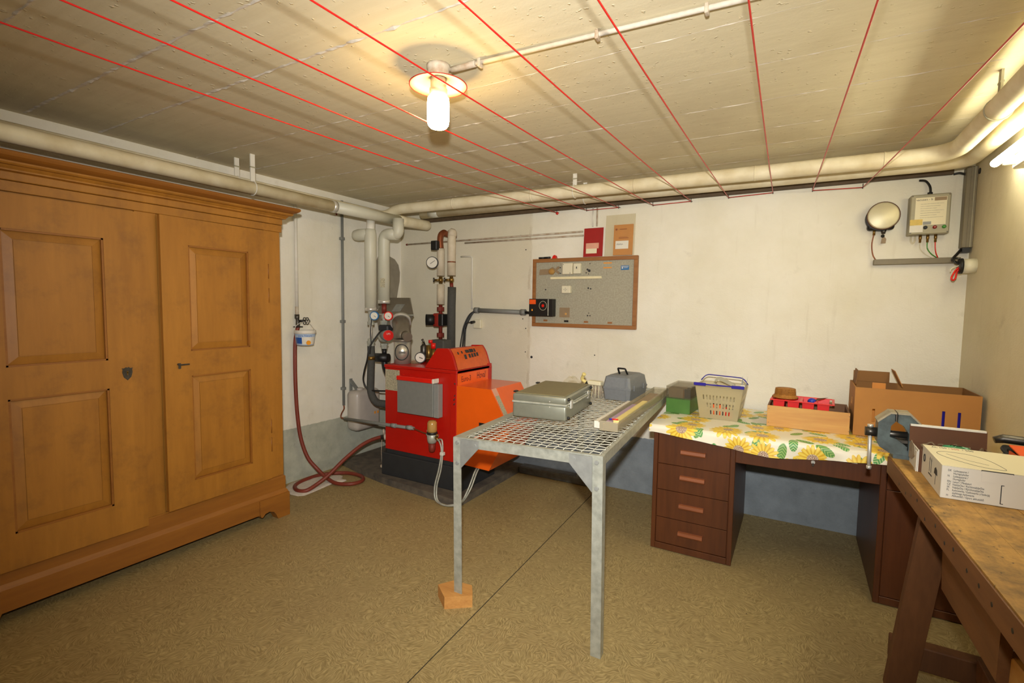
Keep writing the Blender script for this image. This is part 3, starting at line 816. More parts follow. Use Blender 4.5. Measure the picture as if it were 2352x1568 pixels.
# grey box on the casing
gb = obj('switch_box', MB().box(-2.612, -2.268, 2.805, 2.87, .588, .835, .003), M['greymid'], B)
obj('box_lid', MB().box(-2.616, -2.275, 2.80, 2.87, .836, .868, .003), M['redb'], gb)
obj('end_cap', MB().box(-2.275, -2.262, 2.803, 2.87, .836, .868, .002), M['white'], gb)
obj('side_flange', MB().box(-2.268, -2.225, 2.815, 2.868, .585, .83, .002), M['greym'], gb)
obj('data_plate', MB().box(-2.793, -2.645, 2.8685, 2.8695, .735, .898), M['label'], B, 'yellowed data plate with small print')
obj('rear_panel', MB().box(-3.075, -2.80, 3.17, 3.215, .695, .85, .003), M['red'], B)
for z in (.845, .84, .76, .735, .70):
    obj('screw', MB().cyl((bx1 - .012 + random.uniform(-.01, .002), by0 - .006, z - random.uniform(0, .03)), (bx1 - .012, by0, z), .004, None, 8), M['dark'], B)

# ================================================================ FLUE AND STAINLESS BOX
t = thing('flue_pipe', 'shiny steel flue elbow rising from the boiler lid', 'flue', (-2.72, 3.03, .936))
fx, fy = -2.735, 3.0
obj('stub', MB().cyl((fx, fy, .936), (fx, fy, 1.12), .067, None, 28), M['flue'], t)
obj('elbow', MB().tube([(fx, fy, 1.12), (fx - .01, fy + .01, 1.155), (fx - .05, fy + .05, 1.20), (fx - .12, fy + .11, 1.26)], [.067, .070, .070, .072], 28), M['steel'], t)
obj('collar', MB().tube([(fx, fy, 1.115), (fx, fy, 1.13)], .0705, 28), M['steel'], t)
ring = [(fx + .062 + .004 * math.cos(a), fy - .048 + .052 * math.cos(a) * .6, 1.035 + .062 * math.sin(a)) for a in [2 * math.pi * k / 24 for k in range(24)]]
ring = [Vector((fx, fy, 1.03)) + Vector((math.sin(.62 + .83 * math.cos(a)) * .0695, -math.cos(.62 + .83 * math.cos(a)) * .0695, .062 * math.sin(a))) for a in [2 * math.pi * k / 28 for k in range(28)]]
dd = obj('inspection_door', MB().tube(ring, .0035, 6, False, True), M['black'], t)
obj('door_clip', MB().box(fx - .02, fx + .03, fy - .075, fy - .066, 1.022, 1.036, .002, rotz(.62, (fx, fy, 0))), M['iron'], dd)
obj('clean_out_cap', MB().cyl((fx + .045, fy - .02, 1.165), (fx + .10, fy - .045, 1.15), .036, None, 22), M['steel'], t)
obj('flange_ring', MB().tube([(fx - .12, fy + .11, 1.255), (fx - .14, fy + .13, 1.275)], .085, 28), M['chrome'], t)

t = thing('flue_box', 'wedge shaped stainless steel flue box beside the lagged risers', 'flue', (-3.1, 3.36, 1.1))
def quadsolid(lo, hi): return MB().add(lo + hi, [(0, 3, 2, 1), (4, 5, 6, 7), (0, 1, 5, 4), (1, 2, 6, 5), (2, 3, 7, 6), (3, 0, 4, 7)])
obj('box_body', quadsolid([(-3.24, 3.26, 1.09), (-2.965, 3.26, 1.09), (-3.06, 3.42, 1.09), (-3.24, 3.42, 1.09)], [(-3.28, 3.255, 1.315), (-2.845, 3.255, 1.315), (-3.02, 3.43, 1.315), (-3.28, 3.43, 1.315)]), M['steel'], t)
obj('hood', quadsolid([(-3.285, 3.25, 1.322), (-2.838, 3.25, 1.322), (-3.02, 3.435, 1.322), (-3.285, 3.435, 1.322)], [(-3.285, 3.39, 1.468), (-3.01, 3.39, 1.468), (-3.035, 3.435, 1.468), (-3.285, 3.435, 1.468)]), M['steel'], t)
obj('edge_fold', quadsolid([(-3.29, 3.245, 1.312), (-2.83, 3.245, 1.312), (-3.015, 3.44, 1.312), (-3.29, 3.44, 1.312)], [(-3.29, 3.245, 1.323), (-2.83, 3.245, 1.323), (-3.015, 3.44, 1.323), (-3.29, 3.44, 1.323)]), M['galv'], t)
hs_ = Vector((0, .14, .146)).normalized(); hn_ = Vector((0, -.146, .14)).normalized()
obj('type_plate', MB().box(-.05, .05, .03, .12, .0005, .002, 0, frame((-3.06, 3.25, 1.322), (1, 0, 0), hs_)), M['galvd'], t)

# ================================================================ RISERS, VALVES, PUMP AT THE BOILER'S SIDE
r1 = (-3.055, 2.972); r2 = (-3.035, 3.104)
t = thing('lagged_riser', 'pale grey lagged riser nearest the left wall, bending left at the top', 'pipe', (r1[0], r1[1], .5))
obj('jacket', MB().tube([(r1[0], r1[1], 1.375), (r1[0], r1[1], 1.985), (r1[0], r1[1], 2.012), (r1[0], r1[1], 2.028)], [.0475, .0475, .042, .02], 22), M['pipeg'], t)
obj('elbow', MB().tube([(r1[0], r1[1], 1.978), (-3.205, r1[1] + .01, 1.978), (-3.235, r1[1] + .012, 1.978), (-3.252, r1[1] + .013, 1.979), (-3.258, r1[1] + .013, 1.98)], [.047, .0475, .043, .028, .012], 22), M['pipeg'], t)
obj('connector', MB().cyl((r1[0], r1[1], 1.97), (r1[0] + .005, r1[1], 2.085), .034, None, 18), M['white'], t)
obj('end_band', MB().tube([(r1[0], r1[1], 1.35), (r1[0], r1[1], 1.378)], .0495, 22), M['chrome'], t)
obj('steel_pipe', MB().cyl((r1[0], r1[1], 1.02), (r1[0], r1[1], 1.35), .0135, None, 14), M['chrome'], t)
for (a, b, r) in ((1.29, 1.35, .022), (1.235, 1.262, .028), (1.262, 1.29, .022), (1.05, 1.085, .028), (1.085, 1.10, .033), (1.10, 1.12, .026)):
    obj('union_nut', MB().tube([(r1[0], r1[1], a), (r1[0], r1[1], b)], r, 8, smooth=False), M['galv'], t)
hs = crom([(r1[0], r1[1], 1.06), (r1[0] + .002, r1[1], .95), (r1[0] - .005, r1[1], .80), (r1[0] - .004, r1[1], .68), (r1[0] + .05, r1[1], .60), (r1[0] + .13, r1[1] + .01, .588), (r1[0] + .26, r1[1] + .03, .59)], 6)
obj('flexible_hose', MB().tube(hs, .030, 16), M['foam'], t)
obj('hose_clamp', MB().tube([(r1[0], r1[1], .945), (r1[0], r1[1], .975)], .0325, 16), M['brass'], t)

t = thing('lagged_riser', 'pale grey lagged riser nearest the boiler, with a small label and red stub below', 'pipe', (r2[0], r2[1], .8))
obj('jacket', MB().tube(fillet([(r2[0], r2[1], 1.44), (r2[0], r2[1], 1.99), (-2.90, r2[1] + .01, 1.985)], .06, 7), .0475, 22), M['pipeg'], t)
obj('elbow', MB().tube(fillet([(-2.96, r2[1] + .008, 1.985), (-2.885, r2[1] + .012, 1.985), (-2.885, r2[1] + .012, 2.11)], .07, 7), .0455, 20), M['pipeg'], t)
obj('end_band', MB().tube([(r2[0], r2[1], 1.412), (r2[0], r2[1], 1.442)], .0500, 22), M['chrome'], t)
obj('label', MB().box(-.02, .02, -.038, .038, .0480, .0486, 0, frame((r2[0], r2[1], 1.585), (.86, .5, 0), (0, 0, 1))), M['label'], t, 'small printed label on the lagging')
obj('red_stub', MB().cyl((r2[0], r2[1], 1.33), (r2[0], r2[1], 1.413), .021, None, 14), M['rust'], t)
obj('steel_pipe', MB().cyl((r2[0], r2[1], 1.24), (r2[0], r2[1], 1.335), .0145, None, 14), M['chrome'], t)
for (a, b, r) in ((1.285, 1.325, .021), (1.235, 1.268, .032), (1.03, 1.06, .027), (1.06, 1.075, .034)):
    obj('union_nut', MB().tube([(r2[0], r2[1], a), (r2[0], r2[1], b)], r, 8, smooth=False), M['galv'], t)
pm = obj('pump_body', MB().sphere((r2[0] - .002, r2[1], 1.145), .052, 18, (1, 1, 1.2)), M['galv'], t, 'cast grey circulation pump body')
fd = Vector((.86, -.51, 0)).normalized(); c0 = Vector((r2[0], r2[1], 1.150))
obj('pump_motor', MB().cyl(c0, c0 + fd * .125, .047, .045, 22), M['greymid'], pm)
obj('pump_face', MB().cyl(c0 + fd * .125, c0 + fd * .132, .043, None, 24), M['redb'], pm, 'red round pump badge')
obj('lettering', text_mb('UPS', .022, frame(c0 + fd * .1325 + Vector((0, 0, .012)), (-fd.y * 1.0, fd.x, 0), (0, 0, 1)), sx=.9), M['white'], pm)
obj('terminal_box', MB().box(r2[0] + .0, r2[0] + .11, r2[1] - .075, r2[1] + .0, 1.185, 1.235, .01), M['dark'], pm)
mf = MB(); mf.tube([(r2[0] - .09, r2[1] - .05, .955), (r2[0] + .06, r2[1] - .01, .955)], .037, 18)
mf.cyl((r2[0], r2[1], .98), (r2[0], r2[1], 1.03), .02, None, 14)
obj('black_valve_body', mf, M['black'], t)
obj('drop_pipe', MB().tube(crom([(r2[0], r2[1], .95), (r2[0] + .01, r2[1], .87), (r2[0] + .06, r2[1], .80), (r2[0] + .13, r2[1], .79)], 5), .026, 14), M['black'], t)
# thermometers
for (px, py, pz, col, lab) in ((-2.98, 2.94, 1.312, 'bluec', 'blue rimmed round thermometer between the two risers'), (-2.885, 3.0, 1.312, 'redb', 'red rimmed round thermometer beside the boiler riser')):
    t = thing('thermometer', lab, 'gauge', (px, py, pz))
    n = Vector((.45, -.89, 0)); p = Vector((px, py, pz))
    obj('rim', MB().cyl(p + n * -.012, p + n * .010, .036, None, 24), M[col], t)
    obj('dial', MB().cyl(p + n * .010, p + n * .0115, .029, None, 24), M['white'], t)
    obj('needle', MB().box(-.002, .018, -.0015, .0015, .0118, .0125, 0, frame(p, (.89 * .8, .45 * .8, -.6), (.4, .2, .9))), M['ink'], t)
    obj('stem', MB().cyl(p + n * -.012, p + n * -.05, .007, None, 8), M['brass'], t)
# cables draping down beside the risers
t = thing('pump_cable', 'black cable looping from the pump down behind the boiler', 'cable', (-3.03, 2.95, .7))
obj('strand', MB().tube(crom([(-2.99, 3.05, 1.20), (-3.0, 3.0, 1.16), (-3.03, 2.93, 1.05), (-3.04, 2.915, .95), (-3.08, 2.92, .85), (-3.10, 2.93, .77), (-3.07, 2.95, .70), (-2.98, 2.98, .69), (-2.85, 3.0, .70)], 6), .007, 8), M['black'], t)
obj('strand', MB().tube(crom([(-3.0, 2.93, 1.30), (-3.01, 2.925, 1.18), (-3.005, 2.925, 1.08), (-3.02, 2.925, 1.0)], 6), .004, 8), M['black'], t)

# ================================================================ PIPEWORK AND THINGS AROUND THE BOILER
# oil line: grey conduit, filter, hoses
t = thing('oil_line', 'grey plastic conduit crossing low in front of the red boiler', 'conduit', (-2.8, 2.81, .46))
obj('conduit', MB().tube([(-3.215, 2.83, .455), (-2.455, 2.815, .480)], .0125, 12), M['greymid'], t)
for x in (-2.66, -2.505):
    obj('coupling', MB().tube([(x - .022, 2.819, .4735 + (x + 2.66) * .033), (x + .022, 2.818, .475 + (x + 2.66) * .033)], .017, 12), M['greym'], t)
obj('copper_tube', MB().tube(crom([(-2.46, 2.815, .480), (-2.40, 2.812, .47), (-2.36, 2.812, .462), (-2.32, 2.812, .458)], 5), .005, 8), M['copper'], t)
obj('copper_tube', MB().tube(crom([(XL + .02, 2.957, .53), (XL + .025, 2.955, .50), (-3.33, 2.90, .475), (-3.27, 2.84, .46), (-3.21, 2.83, .455)], 5), .006, 8), M['copper'], t)
t = thing('oil_filter', 'oil filter with an amber glass bowl hanging on the red boiler front', 'filter', (-2.27, 2.80, .35))
Tf = Matrix.Translation((-2.272, 2.805, 0))
obj('top_cup', MB().lathe([(.034, .475), (.036, .50), (.035, .55), (.026, .565), (.010, .568)], 20, Tf), M['amber'], t)
obj('element', MB().cyl((-2.272, 2.805, .475), (-2.272, 2.805, .545), .024, None, 16), M['cream'], t)
obj('clamp_ring', MB().lathe([(.037, .465), (.040, .47), (.040, .478), (.037, .483)], 20, Tf), M['black'], t)
obj('head', MB().lathe([(.028, .40), (.033, .41), (.037, .43), (.038, .462), (.034, .466)], 20, Tf), M['galv'], t)
obj('bowl', MB().lathe([(.012, .332), (.022, .34), (.025, .36), (.026, .40)], 18, Tf), M['rust'], t)
obj('inlet', MB().cyl((-2.32, 2.808, .458), (-2.30, 2.806, .452), .013, None, 10).cyl((-2.315, 2.806, .44), (-2.315, 2.806, .49), .006, None, 8), M['galv'], t)
obj('outlet', MB().cyl((-2.24, 2.80, .447), (-2.205, 2.79, .437), .011, None, 10).cyl((-2.22, 2.797, .455), (-2.22, 2.797, .475), .009, None, 8), M['brass'], t)
obj('mounting_arm', MB().box(-2.28, -2.262, 2.81, 2.872, .43, .45), M['galvd'], t)
t = thing('oil_hose', 'pair of clear braided hoses drooping from the oil filter to the burner', 'hose', (-2.1, 2.75, .0))
for dx, sg in ((0, 0), (.018, .02)):
    obj('hose', MB().tube(crom([(-2.215 + dx, 2.792, .44), (-2.175 + dx, 2.775, .42 + sg), (-2.155 + dx * .6, 2.765, .36), (-2.165 + dx, 2.75, .24), (-2.185 + dx, 2.73, .12), (-2.165 + dx, 2.71, .035), (-2.10 + dx, 2.70, .012), (-2.03, 2.715 + dx, .012), (-1.975, 2.75 + dx, .03), (-1.945 + dx, 2.80, .12), (-1.94 + dx, 2.87, .22), (-1.95 + dx, 2.93, .252)], 7), .0062, 8), M['galv'], t)
obj('clip', MB().box(-2.165, -2.135, 2.755, 2.785, .335, .36, .004), M['white'], t)

# grey conduit on the left wall with its clips
t = thing('wall_conduit', 'grey conduit running straight down the left wall beside the plastic tank', 'conduit', (XL + .02, 2.957, .53))
obj('conduit', MB().tube([(XL + .02, 2.957, 2.27), (XL + .02, 2.957, .53)], .0115, 12), M['greymid'], t)
for z in (1.955, 1.255, .677):
    obj('clip', MB().box(XL, XL + .034, 2.938, 2.976, z - .012, z + .012, .003), M['greymid'], t)
# jerrycan-shaped tank held on the wall
t = thing('plastic_tank', 'smoky white plastic tank strapped to the left wall behind the black hose', 'tank', (XL + .1, 3.07, .285))
tk = MB().box(XL + .005, XL + .15, 2.985, 3.275, .300, .655, .045, seg=4)
obj('tank_body', tk, M['can'], t)
obj('strap', MB().box(XL, XL + .012, 3.035, 3.065, .64, .75, .002).prism([(XL + .012, .715), (XL + .012, .735), (XL + .085, .668), (XL + .085, .655)], -3.035, -3.068, xz(0)), M['greymid'], t)
obj('cap', MB().cyl((XL + .08, 3.08, .65), (XL + .08, 3.08, .672), .032, None, 18), M['can'], t)
for dy in (0, .035):
    obj('mark', MB().box(XL + .1495, XL + .151, 3.185 + dy, 3.203 + dy, .43, .452), M['inko'], t)

# white water pipe, tap, small bucket and red hose on the left wall
t = thing('water_pipe', 'thin white pipe down the left wall ending in a dark hose tap', 'pipe', (XL + .03, 2.5, 1.2))
obj('pipe', MB().tube([(XL + .03, 2.50, ZC - .06), (XL + .03, 2.50, 1.375)], .0125, 12), M['white'], t)
obj('pipe_foot', MB().cyl((XL + .03, 2.50, 1.30), (XL + .03, 2.50, 1.378), .0135, None, 12), M['dirtyw'], t)
tap = obj('tap_body', MB().tube([(XL + .03, 2.50, 1.318), (XL + .03, 2.50, 1.29), (XL + .032, 2.502, 1.28), (XL + .034, 2.503, 1.24), (XL + .036, 2.504, 1.212)], [.018, .018, .013, .016, .013], 12), M['iron'], t)
hw = MB()
hc = Vector((XL + .075, 2.545, 1.268)); hn = Vector((.8, -.6, 0)); hr = Vector((.6, .8, 0)); hu = Vector((0, 0, 1))
hw.cyl((XL + .034, 2.503, 1.268), hc, .009, None, 10)
for k in range(6):
    a = k * math.pi / 3
    cc = hc + (hr * math.cos(a) + hu * math.sin(a)) * .019
    hw.tube([cc + (hr * math.cos(b) + hu * math.sin(b)) * .0095 for b in [2 * math.pi * q / 12 for q in range(12)]], .0032, 6, False, True)
obj('hand_wheel', hw, M['black'], tap)
obj('hose_clip', MB().box(XL + .02, XL + .055, 2.47, 2.535, 1.218, 1.226, .002), M['black'], tap)
t = thing('small_bucket', 'little white tub with a blue flower print hung on the tap', 'bucket', (-3.285, 2.515, 1.08))
Tb = Matrix.Translation((-3.285, 2.515, 0))
obj('tub', MB().lathe([(.058, 1.083), (.062, 1.086), (.076, 1.178), (.074, 1.178), (.060, 1.090), (.0, 1.088)], 32, Tb), M['skyl'], t)
obj('rim', MB().lathe([(.077, 1.172), (.080, 1.174), (.080, 1.198), (.076, 1.20), (.074, 1.19), (.074, 1.172)], 32, Tb, True, True), M['white'], t)
def on_tub(a0, a1, z0, z1, n=8):
    mb = MB(); vs = []; fs = []
    for i in range(n + 1):
        a = a0 + (a1 - a0) * i / n
        for z in (z0, z1):
            r = .0627 + (z - 1.086) / .092 * .014
            vs.append((-3.285 + r * math.cos(a), 2.515 + r * math.sin(a), z))
    for i in range(n): fs.append((i * 2, i * 2 + 2, i * 2 + 3, i * 2 + 1))
    return mb.add(vs, fs)
va = math.atan2(-2.515, 3.285)
obj('print_blue', on_tub(va - 1.25, va - .35, 1.098, 1.145), M['sky'], t)
obj('print_white', on_tub(va - .35, va + 1.2, 1.092, 1.148), M['white'], t)
fl_ = MB(); Mf = frame((-3.285 + .069 * math.cos(va + .35), 2.515 + .069 * math.sin(va + .35), 1.105), (-math.sin(va + .35), math.cos(va + .35), 0), (0.15 * math.cos(va + .35), 0.15 * math.sin(va + .35), 1))
obj('print_flower', MB().cyl((0, 0, -.004), (0, 0, .0015), .017, None, 16, True, Mf), M['sun'], t)
nm = MB(); base_t = text_mb('pure Nature', .021, Matrix(), ext=.0001)
for p in base_t.v:
    a = va + p.x / .0735; z = 1.158 + p.y; r = .0732 + (z - 1.158) * .15 + p.z
    nm.v.append(Vector((-3.285 + r * math.cos(a), 2.515 + r * math.sin(a), z)))
nm.f = base_t.f; nm.sm = base_t.sm
obj('lettering', nm, M['sky'], t)
obj('bail', MB().tube(crom([(-3.285 + .08 * math.cos(va - 1.57), 2.515 + .08 * math.sin(va - 1.57), 1.185), (-3.285 - .04, 2.515 - .045, 1.235), (-3.315, 2.535, 1.262), (-3.29, 2.56, 1.25), (-3.285 + .08 * math.cos(va + 1.57), 2.515 + .08 * math.sin(va + 1.57), 1.185)], 6), .002, 6), M['white'], t)

hose = crom([(XL + .036, 2.504, 1.225), (-3.352, 2.478, 1.12), (-3.350, 2.470, .95), (-3.345, 2.468, .75), (-3.34, 2.475, .55), (-3.325, 2.49, .36), (-3.285, 2.52, .20), (-3.225, 2.565, .10), (-3.13, 2.585, .035), (-3.03, 2.585, .018),
             (-2.93, 2.64, .016), (-2.915, 2.735, .016), (-3.0, 2.805, .016), (-3.15, 2.80, .016), (-3.27, 2.70, .016), (-3.31, 2.55, .016), (-3.27, 2.40, .016), (-3.17, 2.335, .016), (-3.10, 2.36, .018), (-3.08, 2.44, .045), (-3.05, 2.53, .10), (-3.02, 2.65, .19), (-2.985, 2.78, .27), (-2.955, 2.88, .305), (-2.92, 2.96, .318)], 8)
t = thing('garden_hose', 'red-brown rubber hose looped on the floor between tap and boiler', 'hose', (-3.1, 2.6, 0))
obj('hose', MB().tube(hose, .0145, 14), M['hose'], t)
obj('hose_end', MB().tube([(-2.925, 2.95, .317), (-2.80, 3.05, .33)], .018, 12), M['iron'], t)
obj('drain_tap', MB().tube([(-2.90, 2.965, .318), (-2.885, 2.975, .32)], .028, 10).cyl((-2.895, 2.955, .34), (-2.895, 2.95, .385), .008, None, 8), M['dirtyw'], t)
obj('cap_chain', MB().tube([(-2.90, 2.935, .30), (-2.90, 2.93, .20), (-2.895, 2.93, .10)], .0025, 6).sphere((-2.895, 2.93, .083), .016, 10), M['dirtyw'], t)
rag = [(-3.36, 2.42), (-3.31, 2.335), (-3.235, 2.30), (-3.165, 2.272), (-3.10, 2.29), (-3.055, 2.32), (-3.06, 2.40), (-3.075, 2.50), (-3.08, 2.592), (-3.05, 2.66), (-3.045, 2.70), (-3.10, 2.70), (-3.16, 2.75), (-3.20, 2.755), (-3.27, 2.70), (-3.34, 2.62), (-3.365, 2.55)]
rb = MB(); vs = [(-3.2, 2.51, .012)]; fs = []; n = len(rag)
for f_, h in ((1.0, .001), (.93, .007), (.6, .006)):
    for (a, b) in rag:
        vs.append((-3.2 + (a + 3.2) * f_ + random.uniform(-.008, .008), 2.51 + (b - 2.51) * f_ + random.uniform(-.008, .008), h + random.uniform(0, .006 if f_ < 1 else .001)))
for i in range(n):
    j = (i + 1) % n
    fs += [(1 + i, 1 + j, 1 + n + j, 1 + n + i), (1 + n + i, 1 + n + j, 1 + 2 * n + j, 1 + 2 * n + i), (1 + 2 * n + i, 1 + 2 * n + j, 0)]
rb.add(vs, fs, True)
tag(obj('floor_rag', rb, M['towel']), 'crumpled white rag on the floor under the red hose', 'rag')

# twin thin risers by the back wall, with valves and pump
def valve(t, x, y, z):
    v = obj('valve', MB().cyl((x, y, z - .03), (x, y, z + .03), .016, None, 10).sphere((x, y, z), .024, 10).cyl((x, y, z), (x - .045, y - .03, z), .009, None, 8), M['brass'], t)
    obj('valve_wheel', MB().cyl((x - .045, y - .03, z), (x - .055, y - .037, z), .02, None, 12), M['iron'], v)
xa, xb, yr = -2.744, -2.627, 3.5
t = thing('thin_riser', 'narrow painted riser with round gauge, valve and red circulation pump behind the console', 'pipe', (xa, yr, .94))
obj('lagging', MB().tube([(xa, yr, 1.665), (xa, yr, 1.87), (xa - .002, yr, 1.90)], [.034, .034, .034], 16), M['lagw'], t)
obj('lagging', MB().tube([(xa, yr, 1.415), (xa, yr, 1.59)], .034, 16), M['lagw'], t)
obj('top_bend', MB().tube(crom([(xa, yr, 1.90), (xa - .008, yr, 1.97), (xa - .008, yr + .01, 2.02), (xa + .0, yr + .04, 2.045), (xa + .002, yr + .07, 2.04), (xa + .002, YB, 2.03)], 5), .027, 14), M['copper'], t)
valve(t, xa, yr, 1.627)
obj('black_sensor', MB().box(xa - .06, xa + .005, yr - .07, yr - .02, 1.885, 1.965, .006), M['black'], t)
gp = Vector((xa - .035, yr - .075, 1.775)); gn = Vector((.45, -.89, 0))
gz = obj('gauge', MB().cyl(gp - gn * .02, gp + gn * .006, .052, None, 28), M['dark'], t)
obj('gauge_dial', MB().cyl(gp + gn * .006, gp + gn * .008, .046, None, 28), M['white'], gz)
obj('gauge_needle', MB().box(-.02, .03, -.0018, .0018, .0083, .0093, 0, frame(gp, (.7, .35, .55), (-.4, -.2, .8))), M['ink'], gz)
obj('red_pipe', MB().tube([(xa, yr, 1.10), (xa, yr, 1.41)], .017, 12), M['rust'], t)
for a, b in ((1.355, 1.39), (1.125, 1.16)):
    obj('union_nut', MB().tube([(xa, yr, a), (xa, yr, b)], .033, 8, smooth=False), M['rust'], t)
pb = obj('pump_body', MB().box(xa - .045, xa + .03, yr - .06, yr + .03, 1.215, 1.335, .014, seg=2), M['pump'], t)
obj('pump_motor', MB().cyl((xa - .04, yr - .03, 1.275), (xa - .105, yr - .075, 1.275), .05, None, 20), M['black'], pb)
obj('pump_terminal', MB().box(xa + .025, xa + .075, yr - .07, yr + .01, 1.225, 1.33, .006), M['black'], pb)
obj('foam_sleeve', MB().tube([(xa + .015, yr, .936), (xa + .015, yr, 1.105)], .034, 14), M['foam'], t)
t = thing('thin_riser', 'narrow riser with grey foam sleeve rising behind the control console', 'pipe', (xb, yr, .94))
obj('lagging', MB().tube([(xb, yr, 1.665), (xb, yr, 1.95), (xb + .003, yr, 2.05)], [.037, .037, .034], 16), M['lagw'], t)
obj('top_cap', MB().tube([(xb + .004, yr, 2.0), (xb + .006, yr + .005, 2.045), (xb + .008, yr + .01, 2.062)], [.038, .038, .022], 16), M['lagw'], t)
obj('copper_patch', MB().tube([(xb, yr, 1.775), (xb, yr, 1.785)], .0375, 16), M['copper'], t)
valve(t, xb, yr, 1.627)
obj('red_pipe', MB().cyl((xb + .005, yr, 1.55), (xb, yr, 1.60), .016, None, 12), M['rust'], t)
obj('foam_sleeve', MB().tube([(xb + .006, yr, 1.565), (xb + .002, yr, 1.40), (xb, yr, .94)], [.037, .0365, .037], 16), M['foam'], t)
# safety group on top of the boiler
t = thing('safety_group', 'boiler safety group with vent bottles and dial behind the console', 'valve', (-2.62, 3.24, .936))
obj('insulation_block', MB().box(-2.68, -2.54, 3.28, 3.40, .936, 1.115, .01), M['foam'], t)
obj('relief_valve', MB().tube([(-2.63, 3.20, .936), (-2.63, 3.20, 1.075)], [.022, .022], 12), M['brass'], t)
obj('red_knob', MB().cyl((-2.575, 3.19, 1.05), (-2.575, 3.19, 1.095), .02, None, 12), M['redb'], t)
obj('red_knob', MB().cyl((-2.64, 3.235, 1.09), (-2.64, 3.235, 1.115), .018, None, 12), M['redb'], t)
obj('relief_valve', MB().tube([(-2.575, 3.19, .936), (-2.575, 3.19, 1.05)], [.02, .016], 12), M['brass'], t)
obj('vent_bottle', MB().tube([(-2.70, 3.22, .936), (-2.70, 3.22, 1.06), (-2.70, 3.22, 1.08)], [.028, .028, .012], 12), M['iron'], t)
obj('lever', MB().tube([(-2.69, 3.22, 1.08), (-2.70, 3.2, 1.12)], [.006, .011], 8), M['iron'], t)
gp = Vector((-2.60, 3.06, .985)); 
gg = obj('pressure_gauge', MB().cyl(gp - gn * .02, gp + gn * .008, .044, None, 26), M['dark'], t)
obj('dial', MB().cyl(gp + gn * .008, gp + gn * .0095, .037, None, 26), M['white'], gg)
obj('needle', MB().box(-.008, .022, -.003, .003, .0098, .0105, 0, frame(gp, (.8, .4, -.3), (.2, .1, .9))), M['ink'], gg)
obj('gauge_pipe', MB().tube([(-2.60, 3.07, .985), (-2.585, 3.12, .97), (-2.575, 3.18, .97)], .009, 8), M['brass'], t)
rk = MB(); rk.box(-2.69, -2.62, 3.02, 3.08, .936, .966, .012, seg=2); rk.box(-2.66, -2.60, 3.0, 3.05, .936, .955, .01, seg=2)
obj('plastic_wrap', rk, M['film'], t)

# conduits on the back wall
t = thing('surface_conduit', 'pair of thin painted conduits crossing the back wall toward the red booklet', 'conduit', (-2.3, YB, 1.98))
obj('conduit', MB().tube([(-3.30, YB - .01, 1.985), (-1.49, YB - .01, 1.997)], .0075, 8), M['dirtyw'], t)
obj('conduit', MB().tube([(-2.62, YB - .01, 1.965), (-1.485, YB - .01, 1.967)], .007, 8), M['dirtyw'], t)
obj('end_plug', MB().cyl((-3.31, YB - .01, 1.985), (-3.295, YB - .01, 1.985), .009, None, 8), M['rust'], t)
t = thing('surface_conduit', 'two short upright conduits between the pipes and the red booklet', 'conduit', (-1.39, YB, 2.03))
obj('conduit', MB().tube([(-1.408, YB - .01, 2.03), (-1.408, YB - .01, 2.175)], .0065, 8), M['white'], t)
obj('conduit', MB().tube([(-1.375, YB - .01, 2.03), (-1.375, YB - .01, 2.175)], .0065, 8), M['dirtyw'], t)
t = thing('surface_conduit', 'slim upright conduit beside the foam sleeved riser', 'conduit', (-2.53, YB, 1.37))
obj('conduit', MB().tube(fillet([(-2.66, YB - .012, 1.845), (-2.535, YB - .012, 1.845), (-2.535, YB - .012, 1.375)], .03, 5), .007, 8), M['white'], t)
t = thing('grey_conduit', 'thick grey conduit from the risers to the framed board', 'conduit', (-2.2, YB, 1.36))
obj('conduit', MB().tube([(-2.49, YB - .03, 1.366), (-1.985, YB - .03, 1.356)], .0195, 14), M['greymid'], t)
for x in (-2.47, -2.0):
    obj('coupling', MB().tube([(x - .022, YB - .03, 1.361 - (x + 2.24) * .02), (x + .022, YB - .03, 1.361 - (x + 2.24) * .02)], .026, 14), M['greymid'], t)
obj('cable_end', MB().tube([(-1.98, YB - .03, 1.355), (-1.90, YB - .03, 1.350)], .012, 10), M['black'], t)
t = thing('cable_bundle', 'black cables dropping from the grey conduit behind the boiler console', 'cable', (-2.52, YB - .05, .95))
for dx, r in ((0, .008), (.012, .006), (-.015, .006)):
    obj('cable', MB().tube(crom([(-2.49, YB - .03, 1.36), (-2.525 + dx, YB - .05, 1.32), (-2.56 + dx, YB - .08, 1.22), (-2.565 + dx * 1.5, YB - .1, 1.10), (-2.55 + dx * 2, YB - .14, .98), (-2.53 + dx * 2, YB - .2, .94)], 6), r, 8), M['black'], t)
t = thing('wall_socket', 'white wall socket with a black plug beside the cables', 'socket', (-2.46, YB, 1.25))
obj('plate', MB().box(-2.51, -2.43, YB - .03, YB, 1.205, 1.285, .005), M['plast'], t)
obj('plug', MB().cyl((-2.495, YB - .03, 1.262), (-2.50, YB - .075, 1.258), .012, None, 10), M['black'], t)
obj('plug_cable', MB().tube(crom([(-2.50, YB - .075, 1.258), (-2.535, YB - .09, 1.25), (-2.55, YB - .085, 1.20)], 5), .005, 8), M['black'], t)

